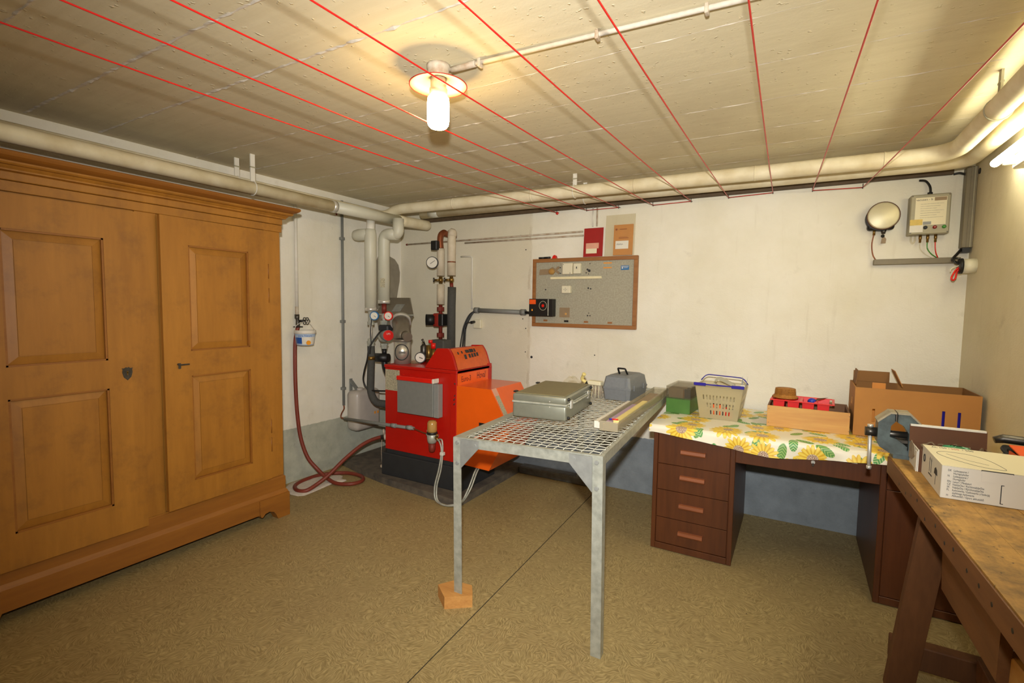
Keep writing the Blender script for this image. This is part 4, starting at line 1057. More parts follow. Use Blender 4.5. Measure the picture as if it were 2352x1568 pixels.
# ================================================================ FRAMED BOARD ON THE BACK WALL
bxa, bxb, bza, bzb = -1.918, -1.042, 1.243, 1.795
t = thing('notice_board', 'grey chipboard panel in a brown wooden frame with screw holes and stickers', 'board', (-1.48, YB, bza))
yb_ = YB - .028
obj('backing', MB().box(bxa + .02, bxb - .02, YB - .018, YB, bza + .02, bzb - .02), M['pinb'], t)
fw = .029
for (a, b, c_, d) in ((bxa, bxb, bzb - fw, bzb), (bxa, bxb, bza, bza + fw), (bxa, bxa + fw, bza + fw, bzb - fw), (bxb - fw, bxb, bza + fw, bzb - fw)):
    obj('frame_rail', MB().box(a, b, yb_ - .003, YB, c_, d, .002), M['frame'], t)
yf = YB - .018
def bplate(x0, x1, z0, z1, mat, th=.001, nm='sticker', lab=None): return obj(nm, MB().box(x0, x1, yf - th, yf, z0, z1), M[mat], t, lab)
bplate(-1.311, -1.244, 1.742, 1.75, 'inko'); bplate(-1.311, -1.244, 1.706, 1.714, 'inko')
st = bplate(-1.172, -1.11, 1.69, 1.723, 'bluec', lab='small blue and white sticker')
obj('print', MB().box(-1.168, -1.114, yf - .0014, yf - .0009, 1.714, 1.718).box(-1.166, -1.155, yf - .0014, yf - .0009, 1.70, 1.71).box(-1.15, -1.118, yf - .0014, yf - .0009, 1.704, 1.707), M['white'], t)
for x0 in (-1.815, -1.46, -1.265): bplate(x0, x0 + .036, 1.286 - (x0 + 1.8) * .008, 1.300 - (x0 + 1.8) * .008, 'frame', .002, 'name_strip')
bplate(-1.63, -1.592, 1.284, 1.299, 'black', .002, 'name_strip')
obj('wood_lath', MB().box(-1.755, -1.322, yf - .012, yf, 1.628, 1.647, .001), M['enam'], t)
bplate(-1.672, -1.583, 1.322, 1.40, 'tan', .002, 'brown_patch'); obj('brown_disc', MB().cyl((-1.615, yf - .004, 1.35), (-1.615, yf, 1.35), .009, None, 12), M['pine'], t)
for (x, z, r) in ((-1.80, 1.545, .006), (-1.43, 1.555, .007), (-1.41, 1.55, .006), (-1.44, 1.70, .008), (-1.425, 1.69, .011), (-1.45, 1.675, .005), (-1.43, 1.665, .004), (-1.672, 1.72, .005), (-1.672, 1.675, .005), (-1.43, 1.34, .006), (-1.41, 1.34, .005), (-1.42, 1.36, .004), (-1.42, 1.745, .004)):
    obj('screw_hole', MB().cyl((x, yf - .0012, z), (x, yf, z), r, None, 10), M['dark'], t)
pl_ = obj('bottle_opener_plate', MB().prism([(-1.86, 1.665), (-1.77, 1.668), (-1.735, 1.665), (-1.715, 1.688), (-1.685, 1.668), (-1.676, 1.682), (-1.70, 1.70), (-1.675, 1.722), (-1.69, 1.732), (-1.715, 1.712), (-1.74, 1.728), (-1.77, 1.712), (-1.855, 1.71)], -(yf - .006), -yf, xz(0)), M['tan'], t)
obj('glass_knob', MB().sphere((-1.745, yf - .012, 1.69), .024, 14, (1.2, .5, 1)), M['amber'], t)
for (x0, x1, z0, z1, th) in ((-1.64, -1.555, 1.665, 1.752, .035), (-1.548, -1.488, 1.668, 1.748, .03)):
    s_ = obj('switch_plate', MB().box(x0, x1, yf - th, yf, z0, z1, .003), M['plast'], t)
    if x0 > -1.6: obj('switch_dial', MB().cyl(((x0 + x1) / 2, yf - th - .006, 1.712), ((x0 + x1) / 2, yf - th, 1.712), .013, None, 16), M['plast'], s_); obj('dial_pointer', MB().box((x0 + x1) / 2 - .003, (x0 + x1) / 2 + .003, yf - th - .009, yf - th - .006, 1.706, 1.722), M['ink'], s_)
    else: obj('screw', MB().cyl((x0 + .008, yf - th - .001, z1 - .01), (x0 + .008, yf - th, z1 - .01), .003, None, 8).cyl((x1 - .018, yf - th - .001, z0 + .008), (x1 - .018, yf - th, z0 + .008), .003, None, 8), M['dark'], s_)
s_ = obj('socket_plate', MB().box(-1.642, -1.568, yf - .035, yf, 1.515, 1.573, .003), M['plast'], t)
for (dx, dz) in ((-.012, 0), (.012, 0), (0, .01), (0, -.01), (0, 0)):
    obj('socket_hole', MB().cyl((-1.61 + dx, yf - .036, 1.544 + dz), (-1.61 + dx, yf - .035, 1.544 + dz), .0025, None, 8), M['ink'], s_)
k_ = thing('black_box', 'small black cardboard box with orange label and red ring at the framed board', 'box', (-1.806, YB - .06, 1.328))
obj('carton', MB().box(-1.912, -1.70, YB - .095, YB - .032, 1.328, 1.468, .002), M['black'], k_)
yk = YB - .0955
obj('orange_label', MB().box(-1.908, -1.85, yk, yk + .0006, 1.425, 1.462), M['orp'], k_)
obj('ring', MB().tube([(-1.785 + .033 * math.cos(a), yk, 1.413 + .036 * math.sin(a)) for a in [2 * math.pi * q / 28 for q in range(28)]], .0012, 6, False, True), M['cream'], k_)
obj('red_dot', MB().cyl((-1.785, yk - .0006, 1.413), (-1.785, yk, 1.413), .012, None, 16), M['redb'], k_)
obj('silver_stripe', MB().box(-1.742, -1.733, yk - .0004, yk, 1.334, 1.466), M['galv'], k_)
obj('yellow_square', MB().box(-1.888, -1.876, yk - .0004, yk, 1.37, 1.385), M['inko'], k_)
# booklets and envelope standing on the frame
def booklet(name, label, x0, x1, z0, z1, lean, mat, cat):
    t = thing(name, label, cat, ((x0 + x1) / 2, YB - .02, z0))
    Mx = frame((x0, YB - .026, z0), (1, 0, 0), (0, lean, 1))
    return t, Mx, x1 - x0, z1 - z0
t, Mx, w_, h_ = booklet('booklet', 'dark red booklet standing on the framed board', -1.475, -1.318, 1.797, 2.018, .06, 'redc', 'booklet')
obj('cover', MB().box(0, w_, 0, h_, 0, .004, 0, Mx), M['redc'], t)
obj('pages', MB().box(.004, w_ + .014, -.001, h_ + .004, -.006, -.0005, 0, Mx), M['white'], t)
obj('label_strip', MB().box(.02, .125, .062, .105, .004, .0046, 0, Mx), M['pinkc'], t)
obj('label_strip', MB().box(.022, .11, .025, .062, .004, .0046, 0, Mx), M['cream'], t)
t, Mx, w_, h_ = booklet('document_sleeve', 'clear plastic sleeve holding an ochre booklet on the framed board', -1.300, -1.072, 1.797, 2.105, .06, 'ochc', 'booklet')
obj('sleeve', MB().box(0, w_, 0, h_, .0035, .0042, 0, Mx), M['film'], t)
bk = obj('cover', MB().box(.065, .213, .003, .232, -.006, .003, 0, Mx), M['ochc'], t)
obj('label', MB().box(.082, .182, .05, .11, .0044, .005, 0, Mx), M['white'], bk)
obj('handwriting', MB().tube(crom([(.092 + i * .006, .083 + (.007 if i % 2 else -.004) * (1 if i < 7 else .6), .0053) for i in range(9)], 3), .001, 5, M=Mx), M['ink'], bk)
obj('print_line', MB().box(.11, .165, .195, .2, .0043, .0046, 0, Mx).box(.105, .18, .128, .132, .0043, .0046, 0, Mx).box(.105, .17, .136, .139, .0043, .0046, 0, Mx), M['oakh'], bk)
obj('emblem', MB().cyl((.085, .197, .0043), (.085, .197, .0047), .008, None, 12, True, Mx), M['oakh'], bk)
t = thing('black_marker', 'black capped pen lying on top of the framed board', 'pen', (-1.83, YB - .015, bzb))
obj('barrel', MB().tube([(-1.868, YB - .015, bzb + .0085), (-1.82, YB - .015, bzb + .0085)], .008, 10), M['black'], t)
obj('cap', MB().tube([(-1.819, YB - .015, bzb + .009), (-1.765, YB - .015, bzb + .009)], [.0085, .009], 10), M['black'], t)
t = thing('red_clip', 'small red clip on top of the framed board', 'clip', (-1.725, YB - .015, bzb))
obj('body', MB().prism([(-1.745, bzb), (-1.707, bzb), (-1.712, bzb + .022), (-1.722, bzb + .028), (-1.735, bzb + .022)], -(YB - .03), -(YB - .002), xz(0)), M['redb'], t)
obj('wire', MB().tube([(-1.71, YB - .02, bzb + .02), (-1.70, YB - .02, bzb + .002)], .0015, 6), M['iron'], t)

# ================================================================ ELECTRICAL GEAR BY THE RIGHT CORNER
t = thing('leak_detector', 'beige leak detector box with white panel, lamps and red and green tubes', 'control box', (.61, YB, 1.84))
dx0, dx1, dz0, dz1 = .528, .705, 1.842, 2.063; yd = YB - .092
obj('case', MB().box(dx0, dx1, yd + .012, YB, dz0, dz1, .004), M['gpl'], t)
lid = obj('lid', MB().box(dx0, dx1, yd, yd + .012, dz0, dz1, .005), M['gpl'], t)
obj('panel_sheet', MB().box(dx0 + .022, dx1 - .018, yd - .0008, yd, 1.892, 2.045), M['cream'], lid)
obj('lettering', text_mb('vacusen - b', .017, frame((dx0 + .061, yd - .001, 2.033), (1, 0, 0), (0, 0, 1)), sx=.95), M['ink'], lid)
obj('grey_field', MB().box(dx1 - .072, dx1 - .02, yd - .0012, yd - .0007, 2.024, 2.043), M['tan'], lid)
for i in range(7): obj('print_line', MB().box(dx0 + .045, dx1 - .03 - (i % 3) * .015, yd - .0012, yd - .0007, 2.008 - i * .0125, 2.0098 - i * .0125), M['label'], lid)
obj('yellow_sticker', MB().box(dx0 + .002, dx0 + .058, yd - .0014, yd - .0006, 1.893, 1.925), M['ysti'], lid)
obj('grey_sticker', MB().box(dx0 + .06, dx0 + .096, yd - .0014, yd - .0006, 1.894, 1.911), M['greym'], lid)
obj('white_sticker', MB().box(dx0 + .002, dx0 + .062, yd - .0014, yd - .0006, 1.854, 1.892), M['white'], lid)
for x, m in ((dx0 + .072, 'dark'), (dx0 + .113, 'redl'), (dx0 + .153, 'greenl')):
    obj('indicator', MB().tube([(x, yd, 1.878), (x, yd - .008, 1.878), (x, yd - .012, 1.878)], [.0095, .0095, .005], 14), M[m], lid)
for x in (dx0 + .008, dx1 - .008):
    for z in (dz0 + .008, dz1 - .008): obj('screw', MB().cyl((x, yd - .001, z), (x, yd, z), .004, None, 8), M['iron'], lid)
obj('cable_gland', MB().cyl((dx0 + .09, YB - .05, dz1), (dx0 + .09, YB - .05, dz1 + .016), .012, None, 10), M['black'], t)
obj('supply_cable', MB().tube(crom([(dx0 + .092, YB - .05, dz1 + .01), (dx0 + .088, YB - .045, dz1 + .05), (dx0 + .07, YB - .03, dz1 + .085), (dx0 + .045, YB - .012, dz1 + .095)], 6), .006, 8), M['black'], t)
obj('u_tube', MB().tube(crom([(dx0 + .018, YB - .05, dz0), (dx0 + .018, YB - .05, dz0 - .03), (dx0 + .027, YB - .05, dz0 - .045), (dx0 + .036, YB - .05, dz0 - .03), (dx0 + .036, YB - .05, dz0)], 5), .005, 8), M['film'], t)
for i, (x, m, ex) in enumerate(((dx0 + .06, 'film', .06), (dx0 + .093, 'greenl', .05), (dx0 + .128, 'redb', .02))):
    obj('fitting', MB().tube([(x, YB - .05, dz0), (x, YB - .05, dz0 - .022), (x, YB - .05, dz0 - .024), (x, YB - .05, dz0 - .042)], [.0075, .0075, .006, .006], 10), M['brass'], t)
    obj('tube', MB().tube(crom([(x, YB - .05, dz0 - .04), (x + .002, YB - .05, dz0 - .075), (x + ex * .4, YB - .045, dz0 - .105), (x + ex, YB - .03, dz0 - .128)], 6), .0028, 6), M[m], t)
t = thing('alarm_bell', 'round alarm bell with cream dome and black base on the back wall', 'bell', (.41, YB, 1.96))
gcx, gcz = .408, 1.962
ba = frame((gcx, YB, gcz), (1, 0, 0), (0, 0, 1))   # local z = -y
obj('base', MB().box(-.072, .060, -.078, .0, 0, .05, .014, ba, 2).cyl((-.006, -.006, 0), (-.006, -.006, .055), .076, None, 28, True, ba), M['black'], t)
obj('gong', MB().lathe([(.074, .055), (.078, .060), (.078, .074), (.075, .079), (.070, .081), (.0, .083)], 36, ba), M['bell'], t)
obj('gong_rim', MB().lathe([(.077, .066), (.0805, .068), (.0805, .077), (.077, .080)], 36, ba, True, True), M['cardk'], t)
obj('fitting', MB().cyl((-.035, -.07, .03), (-.035, -.105, .03), .007, None, 10, True, ba), M['brass'], t)
obj('striker_rod', MB().cyl((.01, -.075, .03), (.01, -.10, .03), .016, .009, 12, True, ba), M['iron'], t)
obj('lead_seal', MB().sphere((gcx + .008, YB - .03, gcz - .112), .010, 10), M['black'], t)
obj('paper_tag', MB().prism([(.0, -.155), (.024, -.155), (.026, -.13), (.016, -.115), (.004, -.125)], .028, .0295, ba), M['tan'], t)
obj('cable', MB().tube(crom([(gcx - .035, YB - .03, gcz - .10), (gcx - .042, YB - .03, gcz - .15), (gcx - .04, YB - .03, gcz - .19), (gcx - .032, YB - .025, gcz - .225), (gcx - .018, YB - .02, gcz - .25)], 6), .0035, 8), M['oakh'], t)
tag(obj('cable_trunking', MB().box(.379, .775, YB - .04, YB, 1.680, 1.713, .003), M['trunk']), 'grey-brown horizontal trunking under the round bell and detector box', 'trunking')
t = thing('cable_trunking', 'wide upright grey trunking in the right corner', 'trunking', (.79, YB - .03, 1.76))
obj('channel', MB().box(.767, XR, YB - .062, YB, 1.762, 2.20, .003), M['trunk'], t)
obj('cover_rib', MB().box(.786, .792, YB - .066, YB - .062, 1.764, 2.198), M['trunk'], t)
obj('cover_rib', MB().box(.800, .804, YB - .066, YB - .062, 1.764, 2.198), M['gpl'], t)
obj('end_sleeve', MB().box(.774, .806, YB - .055, YB - .005, 1.735, 1.765), M['black'], t)
obj('knock_out', MB().cyl((XR - .004, YB - .09, 2.165), (XR, YB - .09, 2.165), .016, None, 14), M['black'], t)
obj('cable', MB().tube(crom([(.72, YB - .015, 2.175), (.745, YB - .02, 2.178), (.77, YB - .03, 2.165)], 5), .006, 8), M['black'], t)
t = thing('junction_box', 'round ivory junction box on the right wall with loose red and black wires', 'junction box', (XR, 3.56, 1.65))
obj('cap', MB().cyl((XR, 3.555, 1.655), (XR - .055, 3.555, 1.655), .040, .038, 22), M['plast'], t)
obj('back_plate', MB().cyl((XR - .055, 3.555, 1.655), (XR - .07, 3.555, 1.655), .042, None, 22), M['black'], t)
for pts, m, r in (([(.775, YB - .03, 1.757), (.755, YB - .05, 1.73), (.735, YB - .07, 1.705), (.728, 3.60, 1.69), (.74, 3.57, 1.675), (.755, 3.556, 1.66)], 'black', .007),
                  ([(.75, 3.555, 1.65), (.735, 3.55, 1.635), (.722, 3.54, 1.612), (.715, 3.535, 1.59), (.722, 3.535, 1.578), (.733, 3.54, 1.59), (.738, 3.548, 1.62), (.75, 3.555, 1.645)], 'redb', .0045),
                  ([(.75, 3.555, 1.66), (.73, 3.55, 1.65), (.715, 3.55, 1.64), (.712, 3.55, 1.625)], 'plast', .003),
                  ([(.752, 3.557, 1.665), (.732, 3.555, 1.672), (.725, 3.56, 1.69), (.735, 3.565, 1.70), (.742, 3.565, 1.695)], 'black', .004)):
    obj('wire', MB().tube(crom(pts, 6), r, 8), M[m], t)

# ================================================================ GALVANISED MESH TABLE
TW, TD, TH = .722, 1.83, .797
def tp(u, v, w):                      # the table stands a little crooked, its left front leg on a block
    return Vector((-1.352 + u - .066 * v + .012 * (1 - w / TH), 1.822 + v, w * (TH + .036 * u) / TH))
def tbox(mb, u0, u1, v0, v1, w0, w1):
    vs = [tp(*p) for p in ((u0, v0, w0), (u1, v0, w0), (u1, v1, w0), (u0, v1, w0), (u0, v0, w1), (u1, v0, w1), (u1, v1, w1), (u0, v1, w1))]
    return mb.add(vs, [(0, 3, 2, 1), (4, 5, 6, 7), (0, 1, 5, 4), (1, 2, 6, 5), (2, 3, 7, 6), (3, 0, 4, 7)])
t = thing('mesh_table', 'galvanised steel table with a woven wire mesh top, one leg on a wooden block', 'table', tuple(tp(TW / 2, TD / 2, 0)))
a4 = .0045
for (u, v, su, sv, wb) in ((0, 0, 1, 1, .058), (TW, 0, -1, 1, 0), (0, TD, 1, -1, 0), (TW, TD, -1, -1, 0)):
    mb = MB()
    tbox(mb, min(u, u + su * .043), max(u, u + su * .043), min(v, v + sv * a4), max(v, v + sv * a4), wb, TH - .001)
    tbox(mb, min(u, u + su * a4), max(u, u + su * a4), min(v + sv * a4, v + sv * .043), max(v + sv * a4, v + sv * .043), wb, TH - .001)
    obj('leg', mb, M['galv'], t)
RH = .043
for (u0, u1, v0, v1, hu0, hu1, hv0, hv1) in ((.010, TW - .010, .005, .009, .001, TW - .001, .001, .022), (.010, TW - .010, TD - .009, TD - .005, .001, TW - .001, TD - .03, TD - .001), (.005, .009, .010, TD - .010, .001, .052, .022, TD - .03), (TW - .009, TW - .005, .010, TD - .010, TW - .016, TW - .001, .022, TD - .03)):
    mb = MB()
    tbox(mb, u0, u1, v0, v1, TH - RH, TH - .003)
    tbox(mb, hu0, hu1, hv0, hv1, TH - .003, TH + .001)
    obj('top_rail', mb, M['galv'], t)
def gusset(u, s):
    mb = MB(); y0, y1 = -.006, -.001
    pts = [(u, TH - .004), (u + s * .098, TH - .004), (u + s * .098, TH - .040), (u, TH - .142)]
    if s < 0: pts = pts[::-1]
    vs = [tp(p[0], y0, p[1]) for p in pts] + [tp(p[0], y1, p[1]) for p in pts]
    mb.add(vs, [(0, 1, 2, 3)[::-1], (4, 5, 6, 7), (0, 4, 7, 3), (1, 2, 6, 5), (0, 1, 5, 4), (2, 3, 7, 6)])
    obj('gusset_plate', mb, M['galvd'], t)
gusset(.043, 1); gusset(TW - .043, -1)
for (u, w_) in ((.024, TH - .022), (.024, TH - .118), (.122, TH - .026), (TW - .024, TH - .024), (TW - .024, TH - .125), (TW - .122, TH - .022)):
    p = tp(u, -.008, w_)
    obj('bolt', MB().cyl(p, p + Vector((0, .012, 0)), .0085, None, 10), M['galvd'], t)
for v in (.435, .90, 1.38):
    obj('cross_bar', tbox(MB(), .02, TW - .015, v - .014, v + .014, TH - .014, TH - .0105), M['galvd'], t)
# woven wires
nl, nc = 17, 44
us = [.060 + (TW - .085) * i / (nl - 1) for i in range(nl)]
vs_ = [.026 + (TD - .055) * j / (nc - 1) for j in range(nc)]
WZ = TH - .004; WA = .0021; WR = .0023
for i, u in enumerate(us):
    pts = []
    for j, v in enumerate(vs_):
        pts.append(tp(u, v, WZ + (WA if (i + j) % 2 else -WA)))
    obj('mesh_wire', MB().tube(pts, WR, 4), M['wire'], t)
for j, v in enumerate(vs_):
    pts = [tp(us[0] - .02, v, WZ)]
    for i, u in enumerate(us):
        pts.append(tp(u, v, WZ - (WA if (i + j) % 2 else -WA)))
    pts.append(tp(us[-1] + .018, v, WZ))
    obj('mesh_wire', MB().tube(pts, WR, 4), M['wire'], t)
tag(obj('wood_block', MB().prism([(-1.443, 1.83), (-1.352, 1.762), (-1.250, 1.842), (-1.268, 1.868), (-1.30, 1.91), (-1.345, 1.905), (-1.40, 1.90)], 0, .058), M['block']), 'small sawn wooden block under the left front leg of the mesh table', 'block')

MT = .8075     # resting height on the wires at mid table
def tz(x, y):  # height of the wire tops below a point
    u = x + 1.352 + .066 * (y - 1.822)
    return (WZ + WA + WR) * (TH + .036 * u) / TH + .0005

# ---- aluminium case
R = rotz(.11, (-1.0, 2.30, 0)); cz = tz(-1.0, 2.5) + .004
t = thing('aluminium_case', 'silver aluminium suitcase lying flat on the mesh table', 'case', (-1.15, 2.55, cz))
cx0, cx1, cy0, cy1 = -1.298, -.998, 2.305, 2.80
obj('lower_shell', MB().box(cx0, cx1, cy0, cy1, cz, cz + .080, .012, R, 3), M['case'], t)
obj('upper_shell', MB().box(cx0, cx1, cy0, cy1, cz + .086, cz + .127, .011, R, 3), M['case'], t)
obj('top_skin', MB().box(cx0 + .012, cx1 - .012, cy0 + .012, cy1 - .012, cz + .126, cz + .131, .003, R), M['caset'], t)
obj('seam_trim', MB().box(cx0 - .002, cx1 + .002, cy0 - .002, cy1 + .002, cz + .078, cz + .089, .003, R), M['galv'], t)
for y in (cy0 + .075, cy1 - .085):
    l_ = obj('latch', MB().box(cx1, cx1 + .009, y - .014, y + .014, cz + .058, cz + .102, .002, R), M['chrome'], t)
hd_ = MB(); hd_.tube([R @ Vector(p) for p in fillet([(cx1 + .004, cy0 + .10, cz + .083), (cx1 + .012, cy0 + .115, cz + .083), (cx1 + .012, cy1 - .125, cz + .083), (cx1 + .004, cy1 - .11, cz + .083)], .02, 4)], .006, 8)
obj('handle', hd_, M['galv'], t)
for y in (cy0 + .028, cy1 - .02):
    for z in (cz + .016, cz + .112): obj('foot_stud', MB().sphere(R @ Vector((cx1 + .004, y, z)), .009, 10), M['black'], t)
for x in (cx1 - .09,):
    for z in (cz + .07, cz + .098): obj('rivet', MB().sphere(R @ Vector((x, cy0, z)), .0035, 8), M['chrome'], t)
for y in (cy0 + .04, cy1 - .12): obj('hinge_lug', MB().box(cx0 - .006, cx0 + .012, y - .014, y + .014, cz + .127, cz + .135, .001, R), M['black'], t)

# ---- grey plastic tool case
R = rotz(-.10, (-.91, 3.05, 0)); gz_ = tz(-.95, 3.15) + .001
def frust(mb, x0, x1, y0, y1, z0, z1, i0, i1, b=.012):
    """box with tapering walls: inset i0 at the bottom, i1 at the top, softly chamfered corners"""
    vs = []
    for (z, i) in ((z0, i0), (z1, i1)):
        a, b_, c_, d = x0 + i, x1 - i, y0 + i, y1 - i
        vs += [(a + b, c_, z), (b_ - b, c_, z), (b_, c_ + b, z), (b_, d - b, z), (b_ - b, d, z), (a + b, d, z), (a, d - b, z), (a, c_ + b, z)]
    fs = [tuple(range(7, -1, -1)), tuple(range(8, 16))] + [(k, (k + 1) % 8, 8 + (k + 1) % 8, 8 + k) for k in range(8)]
    return mb.add(vs, fs, False, R)
t = thing('tool_case', 'grey moulded plastic tool case with a black flip handle', 'case', (-.96, 3.18, gz_))
ex0, ex1, ey0, ey1 = -1.070, -.882, 3.03, 3.33
obj('lower_half', frust(MB(), ex0, ex1, ey0, ey1, gz_, gz_ + .070, .008, .0), M['greyp'], t)
obj('rim', frust(MB(), ex0 - .003, ex1 + .003, ey0 - .003, ey1 + .003, gz_ + .070, gz_ + .080, 0, 0), M['greyp'], t)
obj('upper_half', frust(frust(MB(), ex0, ex1, ey0, ey1, gz_ + .080, gz_ + .145, 0, .012), ex0 + .012, ex1 - .012, ey0 + .012, ey1 - .012, gz_ + .145, gz_ + .157, 0, .022), M['greyp'], t)
obj('corner_rib', MB().box(ex1 - .034, ex1 - .028, ey0 - .002, ey0 + .004, gz_ + .004, gz_ + .14, .001, R), M['greyp'], t)
hp_ = [R @ Vector(p) for p in fillet([(-1.0, 3.14, gz_ + .155), (-1.005, 3.12, gz_ + .195), (-.955, 3.12, gz_ + .195), (-.945, 3.14, gz_ + .155)], .006, 3)]
obj('handle', MB().tube(hp_, .006, 8), M['black'], t)
for y in (ey0 + .07, ey1 - .07): obj('latch', MB().box(ex1 - .001, ex1 + .006, y - .012, y + .012, gz_ + .06, gz_ + .095, .002, R), M['greyp'], t)

# ---- long clear box with rules and papers
az = tz(-.74, 2.3) + .002; R = None
def lp(u, v, w): return Vector((-.790 + u - .028 * (v / 1.13) + .0 * w, 2.222 + v, az + w + .004 * v))
def lbox(mb, u0, u1, v0, v1, w0, w1):
    vs = [lp(*p) for p in ((u0, v0, w0), (u1, v0, w0), (u1, v1, w0), (u0, v1, w0), (u0, v0, w1), (u1, v0, w1), (u1, v1, w1), (u0, v1, w1))]
    return mb.add(vs, [(0, 3, 2, 1), (4, 5, 6, 7), (0, 1, 5, 4), (1, 2, 6, 5), (2, 3, 7, 6), (3, 0, 4, 7)])
t = thing('clear_box', 'long clear plastic box of rules and papers on the right edge of the mesh table', 'box', tuple(lp(.05, .5, 0)))
LL = 1.15
obj('floor_panel', lbox(MB(), .002, .088, .002, LL - .002, 0, .002), M['clear'], t)
for a in ((0, .002, 0, LL, 0, .046), (.088, .09, 0, LL, 0, .046), (.002, .088, 0, .002, 0, .046), (.002, .088, LL - .002, LL, 0, .046)):
    obj('side_panel', lbox(MB(), *a), M['clear'], t)
obj('lip', lbox(lbox(MB(), -.004, 0, -.004, LL, .040, .044), .09, .094, -.004, LL, .040, .044), M['clear'], t)
tag(obj('folding_rule', lbox(MB(), .052, .080, .05, .62, .028, .044), M['yell']), 'pale yellow wooden rule lying in the clear box', 'rule')
tag(obj('paper_slip', lbox(MB(), .012, .044, .06, .55, .030, .032), M['lilac']), 'lilac printed paper slip lying in the clear box', 'paper')
tag(obj('packing_strip', lbox(MB(), .006, .084, .03, 1.0, .004, .026), M['tan']), 'brown strip lying at the bottom of the clear box', 'strip')
t2 = thing('red_marker', 'red and blue pen end in the clear box', 'pen', tuple(lp(.06, .05, .046)))
obj('barrel', MB().tube([lp(.048, .045, .0485), lp(.075, .052, .0485)], .0035, 8), M['redb'], t2)
obj('cap', MB().tube([lp(.034, .041, .0485), lp(.047, .0448, .0485)], .0042, 8), M['blue'], t2)
t3 = thing('white_carton_strip', 'thin long white carton beside the clear box on the mesh table', 'carton', tuple(lp(-.03, .2, 0)))
obj('carton', lbox(MB(), -.036, -.007, .03, .62, .0, .034), M['paper'], t3)
obj('end_flap', lbox(MB(), -.0355, -.0075, .027, .030, .001, .033), M['white'], t3)

# ---- brushes behind the case
bz = tz(-1.12, 3.08) + .001
t = thing('paste_brush', 'wide white paste brush with bristles hanging behind the aluminium case', 'brush', (-1.12, 3.08, bz))
R = rotz(-.15, (-1.12, 3.08, 0))
obj('stock', MB().box(-1.185, -1.085, 3.06, 3.11, bz + .085, bz + .112, .004, R), M['cream'], t)
for i in range(12):
    x = -1.177 + i * .0077
    obj('bristle_tuft', MB().tube([R @ Vector((x, 3.085, bz + .086)), R @ Vector((x + .002 * (i - 6) * .6, 3.078 + .01 * (i % 3), bz + .001))], [.0036, .0026], 5), M['dirtyw' if i % 3 else 'cream'], t)
obj('handle', MB().tube(crom([R @ Vector(p) for p in ((-1.19, 3.07, bz + .095), (-1.22, 3.06, bz + .115), (-1.205, 3.05, bz + .145), (-1.195, 3.045, bz + .158))], 4), [.011] * 9 + [.013, .014, .013, .008], 10), M['yell'], t)
obj('clamp', MB().cyl(R @ Vector((-1.195, 3.07, bz + .09)), R @ Vector((-1.18, 3.06, bz + .10)), .010, None, 8), M['black'], t)
t = thing('iron_bar', 'dark iron bar lying across behind the grey tool case', 'bar', (-1.10, 3.42, bz + .05))
obj('bar', MB().box(-1.15, -.98, 3.40, 3.415, tz(-1.05, 3.41), tz(-1.05, 3.41) + .075, .002), M['cardk'], t)
obj('rod', MB().cyl((-1.17, 3.395, bz + .083), (-.97, 3.395, bz + .078), .006, None, 8), M['iron'], t)
bag = MB(); rn = random.Random(5); vs = []; fs = []; n = 16; m = 6
for i in range(m + 1):
    tt = math.pi / 2 * i / m
    for k in range(n):
        a = 2 * math.pi * k / n; rr = (1 + rn.uniform(-.16, .16))
        vs.append((-1.300 + math.cos(tt) * math.cos(a) * .088 * rr, 3.10 + math.cos(tt) * math.sin(a) * .055 * rr, tz(-1.3, 3.1) + max(0, math.sin(tt) * .128 * (1 + rn.uniform(-.12, .12)))))
for i in range(m):
    for k in range(n): fs.append((i * n + k, i * n + (k + 1) % n, (i + 1) * n + (k + 1) % n, (i + 1) * n + k))
bag.add(vs, fs, False)
tag(obj('plastic_bag', bag, M['film']), 'crumpled clear plastic bag behind the aluminium case', 'bag')

# ================================================================ DESK
DZ = .735
D = thing('desk', 'dark walnut pedestal desk with four handled drawers on the left', 'desk', (.06, 3.25, 0))
DF, DB = 2.873, 3.655
DX0, DX1 = -.688, .800
obj('desk_top', MB().box(DX0 - .012, DX1, DF - .018, DB, DZ - .024, DZ, .003), M['oak'], D)
for (x0, x1) in ((DX0, -.252), (.378, DX1)):
    obj('pedestal', MB().box(x0, x1, DF + .014, DB - .02, .012, DZ - .024).box(x0 + .02, x1 - .02, DF + .04, DB - .05, 0, .012), M['oak'], D)
    for (a, b) in ((x0, x0 + .024), (x1 - .024, x1)):
        obj('pedestal_stile', MB().box(a, b, DF, DF + .016, .004, DZ - .024, .002), M['oak'], D)
    obj('pedestal_rail', MB().box(x0 + .024, x1 - .024, DF, DF + .016, .004, .040, .002), M['oak'], D)
    obj('pedestal_rail', MB().box(x0 + .024, x1 - .024, DF, DF + .016, DZ - .046, DZ - .024, .002), M['oak'], D)
zs = [.042, .194, .357, .510, .687]
for i in range(4):
    d = obj('drawer', MB().box(-.661, -.279, DF + .004, DF + .02, zs[i] + .0015, zs[i + 1] - .0015, .0015), M['oak'], D)
    zc = (.122, .282, .448, .596)[i]
    hb_ = obj('handle', MB().prism([(0, -.012), (.016, -.015), (.024, -.006), (.022, .010), (.012, .013), (0, .012)], .402, .534, frame((0, DF + .004, zc), (0, -1, 0), (0, 0, 1))), M['oakh'], d)
obj('cupboard_door', MB().box(.405, DX1 - .027, DF + .004, DF + .02, .042, .56, .0015), M['oak'], D)
obj('drawer', MB().box(.405, DX1 - .027, DF + .004, DF + .02, .563, .686, .0015), M['oak'], D)
